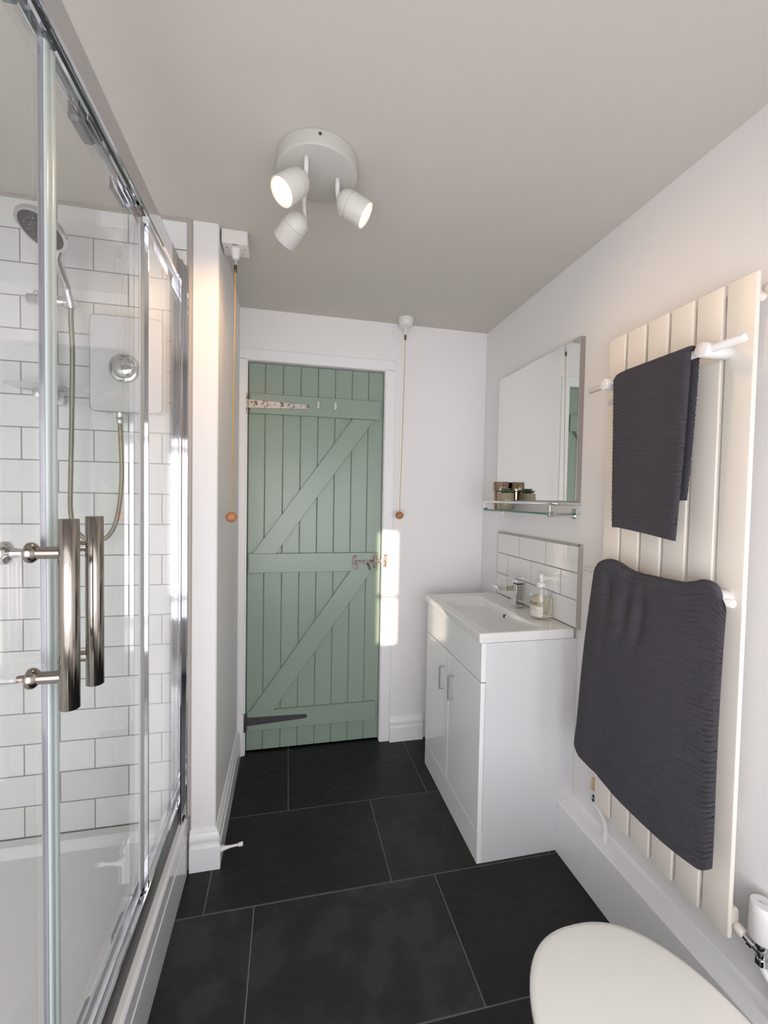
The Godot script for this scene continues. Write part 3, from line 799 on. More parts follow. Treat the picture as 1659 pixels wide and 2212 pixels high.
func vanity() -> void:
	var x0 := 0.6647
	var zn := -1.3844
	var zf := -1.983
	var v := thing("vanity_unit", "glossy white vanity cabinet under the washbasin", "vanity unit", Vector3(0.853, 0.0, -1.684))
	var b := mb()
	b.box(Vector3(x0 + 0.018, 0.0, zn - 0.016), Vector3(XR - 0.0005, 0.789, zn), 0.001)
	b.box(Vector3(x0 + 0.018, 0.0, zf), Vector3(XR - 0.0005, 0.789, zf + 0.016), 0.001)
	b.box(Vector3(x0 + 0.018, 0.1, zf + 0.016), Vector3(XR - 0.0005, 0.116, zn - 0.016))
	b.box(Vector3(XR - 0.016, 0.116, zf + 0.016), Vector3(XR - 0.0005, 0.70, zn - 0.016))
	part("carcass", b, M.cabinet_side, v)
	part("kick_board", mb().box(Vector3(x0 + 0.0005, 0.0, zf), Vector3(x0 + 0.0185, 0.1115, zn), 0.0012), M.cabinet, v)
	part("drawer_front", mb().box(Vector3(x0, 0.6515, zf), Vector3(x0 + 0.018, 0.789, zn), 0.0015), M.cabinet, v)
	for s in [[zf, -1.6895], [-1.6865, zn]]:
		var d := part("cupboard_door", mb().box(Vector3(x0, 0.1145, s[0]), Vector3(x0 + 0.0172, 0.648, s[1]), 0.0015), M.cabinet, v)
		var zh: float = s[1] - 0.048 if s[0] == zf else s[0] + 0.053
		var hb := mb()
		hb.box(Vector3(x0 - 0.026, 0.4775, zh - 0.0035), Vector3(x0 - 0.019, 0.5755, zh + 0.0035), 0.001)
		for y in [0.4795, 0.5735]: hb.box(Vector3(x0 - 0.025, y - 0.0035, zh - 0.0034), Vector3(x0 + 0.0005, y + 0.0035, zh + 0.0034), 0.0008)
		part("door_handle", hb, M.chrome, d)

	# basin: a slab with a dished bowl
	var ba := thing("washbasin", "white ceramic washbasin slab on the vanity cabinet", "basin", Vector3(0.85, 0.79, -1.694))
	var bb := mb()
	var X0 := 0.6557; var X1 := XR - 0.0125; var Z0 := -2.005; var Z1 := -1.3822; var top := 0.8251
	var rings := []
	var seg := 8
	var specs := [[X0 + 0.003, Z0 + 0.003, X1, Z1 - 0.003, 0.006, 0.7902], [X0, Z0, X1, Z1, 0.008, 0.7935], [X0, Z0, X1, Z1, 0.008, 0.8205], [X0 + 0.0015, Z0 + 0.0015, X1, Z1 - 0.0015, 0.009, 0.8238], [X0 + 0.005, Z0 + 0.005, X1, Z1 - 0.005, 0.01, top],
		[0.7, -1.935, 0.9165, -1.413, 0.02, top], [0.7025, -1.932, 0.914, -1.4155, 0.02, 0.8243], [0.706, -1.926, 0.911, -1.42, 0.02, 0.8205], [0.712, -1.90, 0.906, -1.434, 0.02, 0.809], [0.73, -1.85, 0.897, -1.46, 0.02, 0.77], [0.748, -1.80, 0.886, -1.49, 0.02, 0.735], [0.765, -1.77, 0.87, -1.54, 0.02, 0.727]]
	for s in specs:
		var ring := []
		for p in rrect(s[0], s[1], s[2], s[3], s[4], seg): ring.append(Vector3(p.x, s[5], p.y))
		rings.append(ring)
	var cnt: int = rings[0].size()
	var nrm := []
	for i in rings.size():
		var r := []
		for k in cnt:
			var du: Vector3 = rings[i][(k + 1) % cnt] - rings[i][(k + cnt - 1) % cnt]
			var dv: Vector3 = rings[mini(i + 1, rings.size() - 1)][k] - rings[maxi(i - 1, 0)][k]
			var q := du.cross(dv).normalized()
			r.append(q)
		nrm.append(r)
	var flip := 1.0 if (nrm[2][0] as Vector3).dot(rings[2][0] - Vector3(0.85, 0.81, -1.69)) > 0 else -1.0
	for i in rings.size() - 1:
		for k in cnt:
			var k2 := (k + 1) % cnt
			bb.tri(rings[i][k], rings[i][k2], rings[i + 1][k2], nrm[i][k] * flip, nrm[i][k2] * flip, nrm[i + 1][k2] * flip)
			bb.tri(rings[i][k], rings[i + 1][k2], rings[i + 1][k], nrm[i][k] * flip, nrm[i + 1][k2] * flip, nrm[i + 1][k] * flip)
	var last: Array = rings[rings.size() - 1]
	for k in range(1, cnt - 1): bb.tri(last[0], last[k], last[k + 1], Vector3.UP, Vector3.UP, Vector3.UP)
	for k in range(1, cnt - 1): bb.tri(rings[0][0], rings[0][k], rings[0][k + 1], Vector3.DOWN, Vector3.DOWN, Vector3.DOWN)
	part("basin_body", bb, M.ceramic, ba)
	part("overflow_ring", mb().lathe([Vector2(0.0055, -0.004), Vector2(0.006, 0.0015), Vector2(0.009, 0.003), Vector2(0.0115, 0.002), Vector2(0.0125, -0.001)], Vector3(0.9022, 0.798, -1.672), Vector3(-0.95, 0.3, 0), 28), M.chrome, ba)
	part("overflow_hole", mb().lathe([Vector2(0.0055, 0), Vector2(0, 0.0003)], Vector3(0.9022, 0.798, -1.672), Vector3(-0.95, 0.3, 0), 20), M.dark_gap, ba)
	part("plug", mb().lathe([Vector2(0.03, 0.0), Vector2(0.029, 0.004), Vector2(0.02, 0.007), Vector2(0, 0.008)], Vector3(0.815, 0.7275, -1.69), Vector3.UP, 28), M.chrome, ba)

	# tap
	var t := thing("basin_tap", "square chrome mixer tap at the back of the washbasin", "tap", Vector3(0.977, top, -1.694))
	part("base_plate", mb().box(Vector3(0.949, top, -1.722), Vector3(1.004, top + 0.006, -1.666), 0.001), M.chrome, t)
	part("body", mb().box(Vector3(0.9545, top + 0.006, -1.7165), Vector3(0.9985, 0.93, -1.6715), 0.002), M.chrome, t)
	var spt := mb()
	spt.prism(PackedVector2Array([Vector2(0.956, 0.9275), Vector2(0.868, 0.926), Vector2(0.867, 0.917), Vector2(0.872, 0.911), Vector2(0.956, 0.902)]), 2, -1.7155, -1.6725, 0.0015)
	spt.rod(Vector3(0.8825, 0.913, -1.694), Vector3(0.8825, 0.903, -1.694), 0.011, 20, 0.001)
	part("spout", spt, M.chrome, t)
	var lev := mb()
	lev.prism(PackedVector2Array([Vector2(0.9985, 0.947), Vector2(0.999, 0.957), Vector2(0.99, 0.9615), Vector2(0.905, 0.9605), Vector2(0.904, 0.956), Vector2(0.958, 0.951)]), 2, -1.7155, -1.6725, 0.001)
	lev.box(Vector3(0.957, 0.9335, -1.7135), Vector3(0.9975, 0.952, -1.6745), 0.002)
	part("lever", lev, M.chrome, t)
	part("lever_neck", mb().box(Vector3(0.9605, 0.929, -1.71), Vector3(0.994, 0.935, -1.678), 0.0005), M.dark_gap, t)

	# soap bottle
	var c := Vector3(0.986, top, -1.537)
	var so := thing("soap_bottle", "clear pump bottle half full of pale yellow soap", "soap bottle", c)
	part("bottle", mb().lathe([Vector2(0, 0.0005), Vector2(0.036, 0.0005), Vector2(0.0415, 0.005), Vector2(0.0425, 0.01), Vector2(0.0425, 0.085), Vector2(0.041, 0.1), Vector2(0.035, 0.113), Vector2(0.024, 0.122), Vector2(0.0165, 0.126), Vector2(0.0155, 0.13), Vector2(0.0155, 0.138)], c, Vector3.UP, 48), M.bottle_clear, so)
	part("liquid", mb().lathe([Vector2(0, 0.008), Vector2(0.036, 0.008), Vector2(0.0405, 0.012), Vector2(0.0405, 0.083), Vector2(0.0402, 0.086), Vector2(0, 0.086)], c, Vector3.UP, 48), M.soap_liquid, so)
	part("neck_collar", mb().lathe([Vector2(0, 0.123), Vector2(0.0165, 0.123), Vector2(0.0175, 0.126), Vector2(0.0175, 0.139), Vector2(0.0155, 0.142), Vector2(0.008, 0.143), Vector2(0, 0.143)], c, Vector3.UP, 32), M.plastic_white, so)
	var pm := mb()
	pm.lathe([Vector2(0.0065, 0.14), Vector2(0.0065, 0.158), Vector2(0.0095, 0.16), Vector2(0.0095, 0.171), Vector2(0.006, 0.175), Vector2(0, 0.175)], c, Vector3.UP, 24)
	pm.tube(curve_path([c + Vector3(0, 0.167, 0), c + Vector3(0.004, 0.168, 0.018), c + Vector3(0.007, 0.166, 0.033), c + Vector3(0.008, 0.159, 0.038)], 0.004), 0.0038, 10)
	pm.rod(c + Vector3(0, 0.016, 0), c + Vector3(0, 0.125, 0), 0.003, 10)
	part("pump", pm, M.plastic_white, so)
	# printed film on the front of the bottle: too small to read, so short dark strokes
	var film := mb()
	for k in 14:
		var a0 := deg_to_rad(165.0 + 6.0 * k)
		var a1 := deg_to_rad(171.0 + 6.0 * k)
		var d0 := Vector3(cos(a0), 0, -sin(a0)); var d1 := Vector3(cos(a1), 0, -sin(a1))
		film.tri(c + d0 * 0.0429 + Vector3(0, 0.012, 0), c + d1 * 0.0429 + Vector3(0, 0.012, 0), c + d1 * 0.0429 + Vector3(0, 0.052, 0), d0, d1, d1)
		film.tri(c + d0 * 0.0429 + Vector3(0, 0.012, 0), c + d1 * 0.0429 + Vector3(0, 0.052, 0), c + d0 * 0.0429 + Vector3(0, 0.052, 0), d0, d1, d0)
		film.tri(c + d0 * 0.0426 + Vector3(0, 0.012, 0), c + d1 * 0.0426 + Vector3(0, 0.012, 0), c + d1 * 0.0426 + Vector3(0, 0.052, 0), -d0, -d1, -d1)
		film.tri(c + d0 * 0.0426 + Vector3(0, 0.012, 0), c + d1 * 0.0426 + Vector3(0, 0.052, 0), c + d0 * 0.0426 + Vector3(0, 0.052, 0), -d0, -d1, -d0)
	part("label", film, M.label_film, so)
	var ink := mb()
	for line in [[0.061, 0.0042, 9], [0.069, 0.0012, 12], [0.044, 0.0012, 6], [0.037, 0.0012, 7]]:
		for k in line[2]:
			if (k * 7 + int(line[0] * 1000)) % 5 == 0: continue
			var a := deg_to_rad(172.0 + 7.5 * k)
			ink.xf = Transform3D(Basis(Vector3.UP, a), c + Vector3(0, line[0], 0))
			ink.box(Vector3(0.0425, 0, -0.0022), Vector3(0.0433, line[1], 0.0022))
	ink.xf = Transform3D()
	part("print", ink, M.label_print, so)

	# splashback
	var sb := thing("tile_splashback", "small white tiled splashback behind the washbasin", "splashback", Vector3(XR - 0.005, 0.8255, -1.69))
	part("adhesive_bed", mb().box(Vector3(XR - 0.0113, 0.8255, -2.0), Vector3(XR - 0.0005, 1.128, -1.378)), M.grout, sb)
	var rows := [[0.8265, 0.9295, [-1.998, -1.791, -1.585, -1.3795]], [0.9295, 1.029, [-1.998, -1.8945, -1.688, -1.4805, -1.3795]], [1.029, 1.127, [-1.998, -1.7925, -1.585, -1.3795]]]
	for r in rows:
		for i in r[2].size() - 1:
			part("tile", mb().box(Vector3(XR - 0.0125, r[0] + 0.0016, r[2][i] + 0.0016), Vector3(XR - 0.004, r[1] - 0.0016, r[2][i + 1] - 0.0016), 0.0014), M.tile_white, sb)
	var tr := mb()
	tr.box(Vector3(XR - 0.0125, 1.127, -2.0), Vector3(XR - 0.0005, 1.133, -1.37), 0.0006)
	tr.box(Vector3(XR - 0.0125, 0.8255, -1.3795), Vector3(XR - 0.0005, 1.133, -1.368), 0.0006)
	part("edging", tr, M.trim_grey, sb)


func mirror_and_shelf() -> void:
	var m := thing("wall_mirror", "frameless rectangular mirror on the wall above the washbasin", "mirror", Vector3(XR - 0.01, 1.2915, -1.698))
	part("backing", mb().box(Vector3(XR - 0.0215, 1.2905, -2.003), Vector3(XR - 0.0005, 1.8857, -1.391), 0.0008), M.mirror_edge, m)
	part("mirror_glass", mb().box(Vector3(XR - 0.0225, 1.2917, -2.0018), Vector3(XR - 0.0186, 1.8845, -1.3922), 0.0004), M.mirror_silver, m)

	var s := thing("glass_shelf", "glass shelf with chrome gallery rail below the mirror", "shelf", Vector3(XR - 0.055, 1.244, -1.68))
	var poly := PackedVector2Array([Vector2(XR - 0.002, -1.98), Vector2(XR - 0.002, -1.385)])
	for k in 7:
		var a := PI / 2 + PI / 2 * k / 6.0
		poly.append(Vector2(0.945 + 0.02 * cos(a), -1.405 + 0.02 * sin(a)))
	for k in 7:
		var a := PI + PI / 2 * k / 6.0
		poly.append(Vector2(0.945 + 0.02 * cos(a), -1.96 + 0.02 * sin(a)))
	part("shelf_pane", mb().prism(poly, 1, 1.24, 1.247), M.shelf_glass, s)
	# polished green front edge
	var edge := mb()
	edge.prism(PackedVector2Array([Vector2(0.9235, -1.96), Vector2(0.9255, -1.96), Vector2(0.9255, -1.405), Vector2(0.9235, -1.405)]), 1, 1.2402, 1.2468)
	part("front_edge", edge, M.glass_edge, s)
	var path := [Vector3(XR - 0.001, 1.281, -1.972), Vector3(0.96, 1.281, -1.972)]
	for k in 9:
		var a := -PI / 2 - PI / 2 * k / 8.0
		path.append(Vector3(0.955 + 0.025 * cos(a), 1.281, -1.947 + 0.025 * sin(a)))
	path.append(Vector3(0.93, 1.281, -1.68))
	for k in 9:
		var a := PI - PI / 2 * k / 8.0
		path.append(Vector3(0.955 + 0.025 * cos(a), 1.281, -1.415 + 0.025 * sin(a)))
	path.append(Vector3(XR - 0.001, 1.281, -1.39))
	part("gallery_rail", mb().tube(path, 0.0058, 14), M.chrome, s)
	for z in [-1.41, -1.95]:
		part("rail_post", mb().rod(Vector3(0.9305, 1.247, z), Vector3(0.9305, 1.279, z), 0.0024, 10), M.chrome, s)
		var bk := mb()
		bk.box(Vector3(0.923, 1.2325, z - 0.009), Vector3(0.942, 1.252, z + 0.009), 0.001)
		bk.box(Vector3(0.94, 1.233, z - 0.006), Vector3(XR - 0.001, 1.2395, z + 0.006), 0.001)
		bk.box(Vector3(XR - 0.012, 1.226, z - 0.012), Vector3(XR - 0.0005, 1.262, z + 0.012), 0.001)
		part("shelf_bracket", bk, M.chrome, s)
	# metal cup
	var c := Vector3(0.981, 1.2472, -1.8835)
	var cup := thing("metal_cup", "brushed bronze metal cup on the glass shelf", "cup", c)
	part("cup_body", mb().lathe([Vector2(0, 0), Vector2(0.031, 0), Vector2(0.033, 0.002), Vector2(0.033, 0.083), Vector2(0.038, 0.087), Vector2(0.038, 0.127), Vector2(0.0372, 0.1285), Vector2(0.0362, 0.127), Vector2(0.0355, 0.09), Vector2(0.031, 0.085), Vector2(0.031, 0.006), Vector2(0, 0.006)], c, Vector3.UP, 48, 0.85), M.nickel, cup)
	# potted succulent
	var p := Vector3(0.966, 1.2472, -1.8075)
	var pot := thing("potted_succulent", "little succulent in a round beige pot on the glass shelf", "potted plant", p)
	part("pot", mb().lathe([Vector2(0, 0), Vector2(0.034, 0), Vector2(0.0365, 0.003), Vector2(0.037, 0.04), Vector2(0.0365, 0.074), Vector2(0.035, 0.0755), Vector2(0.0335, 0.074), Vector2(0.0335, 0.055), Vector2(0, 0.055)], p, Vector3.UP, 40), M.stoneware, pot)
	part("soil", mb().lathe([Vector2(0.0335, 0.066), Vector2(0, 0.07)], p, Vector3.UP, 24), M.soil, pot)
	for k in 30:
		var lay := k / 10
		var az := TAU * (k % 10) / 10.0 + lay * 0.31
		var el: float = [0.5, 0.9, 1.3][lay]
		var l: float = [0.038, 0.035, 0.027][lay]
		var dir := Vector3(cos(az) * cos(el), sin(el), sin(az) * cos(el))
		part("leaf", mb().lathe([Vector2(0, 0), Vector2(0.003, 0.002), Vector2(0.0046, l * 0.45), Vector2(0.003, l * 0.8), Vector2(0, l)], p + Vector3(0, 0.069, 0) + dir * 0.003, dir, 7, 0.3), M.leaf, pot)


func radiator() -> void:
	var r := thing("radiator", "tall cream panel radiator on the right wall", "radiator", Vector3(0.985, 0.32, -0.957))
	for i in 6:
		var z0 := -1.1765 + 0.0737 * i
		var poly := rrect(0.965, z0, 0.977, z0 + 0.0655, 0.0035, 4)
		part("panel", mb().prism(poly, 1, 0.324, 1.788, 0.002), M.radiator_paint, r)
	for y in [0.36, 1.75]:
		part("header_pipe", mb().box(Vector3(0.977, y - 0.018, -1.165), Vector3(1.008, y + 0.018, -0.75), 0.006), M.radiator_paint, r)
	for z in [-1.09, -0.83]:
		for y in [0.55, 1.6]: part("wall_bracket", mb().box(Vector3(1.006, y - 0.02, z - 0.015), Vector3(XR - 0.0005, y + 0.02, z + 0.015), 0.002), M.radiator_paint, r)
	part("bleed_plug", mb().rod(Vector3(0.993, 1.752, -0.742), Vector3(0.993, 1.752, -0.722), 0.0115, 18, 0.001), M.radiator_paint, r)
	# towel rails: two posts and a rod each
	for t in [[1.631, -0.7985, -1.101], [1.083, -0.778, -1.105]]:
		var b := mb()
		b.rod(Vector3(0.905, t[0], -1.181), Vector3(0.905, t[0], -0.7145), 0.0088, 24, 0.0015)
		for z in [t[1], t[2]]: b.rod(Vector3(0.9655, t[0], z), Vector3(0.888, t[0], z), 0.0165, 32, 0.0012)
		part("towel_rail", b, M.plastic_white, r)
	# lockshield valve at the far foot
	var v := thing("radiator_valve", "small radiator valve with cream cap beside vanity", "valve", Vector3(1.01, 0.19, -1.21))
	part("cap", mb().lathe([Vector2(0, 0), Vector2(0.0125, 0), Vector2(0.0135, 0.003), Vector2(0.0125, 0.03), Vector2(0.0105, 0.033), Vector2(0, 0.034)], Vector3(1.01, 0.332, -1.229), Vector3.UP, 24), M.cap_cream, v)
	var vb := mb()
	vb.rod(Vector3(1.01, 0.298, -1.229), Vector3(1.01, 0.332, -1.229), 0.0105, 18, 0.001)
	vb.lathe([Vector2(0, 0), Vector2(0.0125, 0), Vector2(0.0125, 0.012), Vector2(0, 0.012)], Vector3(1.01, 0.294, -1.229), Vector3.UP, 6, 0.99)
	vb.rod(Vector3(1.005, 0.322, -1.23), Vector3(0.998, 0.345, -1.17), 0.0085, 14)
	part("valve_body", vb, M.chrome, v)
	part("pipe", mb().tube(curve_path([Vector3(1.01, 0.296, -1.229), Vector3(1.011, 0.283, -1.224), Vector3(1.013, 0.268, -1.20), Vector3(1.014, 0.25, -1.185), Vector3(1.015, 0.22, -1.182), Vector3(1.016, 0.186, -1.182)], 0.006), 0.0075, 16), M.gloss_white, v)
	# thermostatic valve at the near foot
	var th := thing("thermostatic_valve", "round white thermostatic valve head at the right end of radiator", "valve", Vector3(1.008, 0.19, -0.70))
	var c := Vector3(1.006, 0.0, -0.703)
	part("head", mb().lathe([Vector2(0, 0.352), Vector2(0.016, 0.352), Vector2(0.0235, 0.357), Vector2(0.0245, 0.36), Vector2(0.0245, 0.409), Vector2(0.0225, 0.41), Vector2(0.0225, 0.4115), Vector2(0.0245, 0.4125), Vector2(0.0245, 0.4325), Vector2(0.0225, 0.4355), Vector2(0, 0.436)], c, Vector3.UP, 40), M.plastic_white, th)
	var mk := mb()
	for k in 2:
		mk.xf = Transform3D(Basis(Vector3.UP, 0.5 + 0.25 * k), Vector3(c.x + 0.004 * k - 0.003, 0.436, c.z))
		mk.box(Vector3(-0.0007, -0.0005, -0.009), Vector3(0.0007, 0.0003, 0.006))
	mk.xf = Transform3D()
	part("printed_mark", mk, M.trim_grey, th)
	var tb := mb()
	tb.rod(Vector3(c.x, 0.336, c.z), Vector3(c.x, 0.353, c.z), 0.0135, 20, 0.001)
	tb.rod(Vector3(c.x, 0.306, c.z), Vector3(c.x, 0.338, c.z), 0.009, 18, 0.001)
	tb.lathe([Vector2(0, 0), Vector2(0.0125, 0), Vector2(0.0125, 0.013), Vector2(0, 0.013)], Vector3(c.x, 0.302, c.z), Vector3.UP, 6, 0.99)
	tb.rod(Vector3(c.x, 0.325, c.z), Vector3(0.996, 0.34, -0.747), 0.0085, 18)
	tb.lathe([Vector2(0, 0), Vector2(0.0125, 0), Vector2(0.0125, 0.01), Vector2(0, 0.01)], Vector3(1.003, 0.329, -0.716), Vector3(-0.2, 0.3, -1), 6, 0.99)
	part("valve_body", tb, M.chrome, th)
	part("tail_cap", mb().rod(Vector3(0.9985, 0.337, -0.733), Vector3(0.995, 0.342, -0.752), 0.0115, 20, 0.002), M.radiator_paint, th)
	part("pipe", mb().tube(curve_path([Vector3(c.x, 0.304, c.z), Vector3(1.009, 0.288, -0.698), Vector3(1.013, 0.268, -0.68), Vector3(1.014, 0.25, -0.668), Vector3(1.015, 0.22, -0.665), Vector3(1.016, 0.186, -0.665)], 0.006), 0.0075, 16), M.gloss_white, th)


func towel_mesh(rod_c: Vector2, gap: float, front_len: float, back_len: float, thick: float, cols: int, pitch: float, hem: float, shape: Callable) -> MB:
	# s runs from the front hem, up the front, over the rod and down the back; shape(s_share_of_front, t, side) gives [z, dx, dy]
	var step := 0.0013
	var arc := PI * gap
	var total := front_len + arc + back_len
	var rows := int(total / step)
	var out := []
	var back := []
	var nz := FastNoiseLite.new()
	nz.seed = 5; nz.frequency = 30.0
	for i in rows + 1:
		var s := total * i / rows
		var p: Vector2
		var nn: Vector2
		var side: float
		if s < front_len:
			p = Vector2(rod_c.x - gap, rod_c.y - front_len + s); nn = Vector2(-1, 0); side = 0.0
		elif s < front_len + arc:
			var a := PI - (s - front_len) / gap
			p = rod_c + Vector2(cos(a), sin(a)) * gap; nn = Vector2(cos(a), sin(a)); side = (s - front_len) / arc
		else:
			p = Vector2(rod_c.x + gap, rod_c.y - (s - front_len - arc)); nn = Vector2(1, 0); side = 1.0
		var ro := []
		var rb := []
		for j in cols + 1:
			var t := float(j) / cols
			var down := 0.0
			if s < front_len: down = 1.0 - s / front_len
			elif side >= 1.0: down = (s - front_len - arc) / back_len
			var q: Array = shape.call(down, t, side)
			var rib := 0.0
			var ph := fposmod((s + 0.0008 * sin(t * 23.0 + s * 40.0)) / pitch, 1.0)
			if s > hem and s < total - hem: rib = -0.003 * exp(-pow((ph - 0.5) / 0.13, 2.0)) * clampf(0.75 + 1.3 * nz.get_noise_2d(t * 0.25, s * 1.5), 0.1, 1.2)
			else: rib = -0.0012
			rib += 0.0007 * nz.get_noise_2d(t, s * 4.0)
			var edge := 1.0 - pow(absf(2.0 * t - 1.0), 40.0)
			var half := thick * 0.5 * maxf(0.25, sqrt(maxf(edge, 0.0)))
			var base := Vector3(p.x + q[1], p.y + q[2], q[0])
			var n3 := Vector3(nn.x, nn.y, 0)
			ro.append(base + n3 * (half + rib))
			rb.append(base - n3 * half)
		out.append(ro); back.append(rb)
	return mb().sheet(out, back)


func towels() -> void:
	var one := func(down: float, t: float, side: float) -> Array:
		var zl := lerpf(-1.063, -1.041, down)
		var zr := lerpf(-0.8235, -0.8385, down)
		if side > 0.0:
			zl += 0.012 * side; zr -= 0.006 * side
		var dx := -0.004 * sin(t * 5.0 + down * 2.0) * down - 0.004 * down * (1.0 - side)
		var dy := (0.012 - 0.022 * t) * down * (1.0 - side) - 0.004 * pow(1.0 - minf(t * 6.0, 1.0), 2.0)
		return [lerpf(zl, zr, t), dx, dy]
	tag(part("hand_towel", towel_mesh(Vector2(0.905, 1.632), 0.0155, 0.42, 0.335, 0.012, 36, 0.0108, 0.018, one), M.towel), "smaller charcoal ribbed towel on the upper towel rail", "towel")
	var two := func(down: float, t: float, side: float) -> Array:
		var zl := lerpf(-1.122, -1.205, pow(down, 1.1))
		var zr := lerpf(-0.7175, -0.7235, down)
		if side > 0.0:
			zl = lerpf(zl, lerpf(-1.10, -1.12, down), side); zr = lerpf(zr, -0.757, side)
		var z := lerpf(zl, zr, t)
		# the left edge falls back towards the wall, soft folds fan out from the rail
		var fr := 1.0 - side
		var dx := 0.0
		dx += fr * 0.020 * pow(maxf(0.0, 1.0 - t / 0.13), 1.3) * (0.25 + 0.75 * down)
		dx -= fr * 0.012 * sin(PI * minf(1.0, down * 1.15)) * (0.6 + 0.4 * sin(t * 4.0))
		dx += fr * 0.0045 * exp(-pow((t - 0.2 - 0.06 * down) / 0.03, 2.0)) * minf(1.0, down * 8.0) * (1.0 - 0.5 * down)
		dx += fr * 0.012 * exp(-pow((t - 0.36) / 0.035, 2.0)) * exp(-pow((down - 0.14) / 0.11, 2.0))
		dx += fr * 0.012 * exp(-pow((t - 0.49) / 0.035, 2.0)) * exp(-pow((down - 0.16) / 0.12, 2.0))
		dx += fr * 0.014 * exp(-pow((t - 0.19) / 0.035, 2.0)) * exp(-pow((down - 0.1) / 0.06, 2.0))
		dx += fr * 0.003 * sin(t * 17.0 + down * 3.0) * down * (1.0 - t)
		var bump := 0.022 * exp(-pow((t - 0.13) / 0.14, 2.0)) + 0.017 * exp(-pow((t - 0.9) / 0.1, 2.0)) - 0.024 * pow(maxf(0.0, 1.0 - t / 0.05), 2.0) - 0.02 * pow(maxf(0.0, (t - 0.95) / 0.05), 2.0)
		var dy := bump * maxf(0.0, 1.0 - down * 4.0)
		dy += fr * down * (0.047 * pow(1.0 - t, 2.2) + 0.024 * pow(maxf(0.0, (t - 0.6) / 0.4), 1.6) + 0.02 * pow(maxf(0.0, (t - 0.93) / 0.07), 2.0))
		return [z, dx, dy]
	tag(part("bath_towel", towel_mesh(Vector2(0.905, 1.083), 0.0165, 0.612, 0.42, 0.013, 72, 0.0118, 0.02, two), M.towel), "larger charcoal ribbed towel draped over the lower towel rail", "towel")


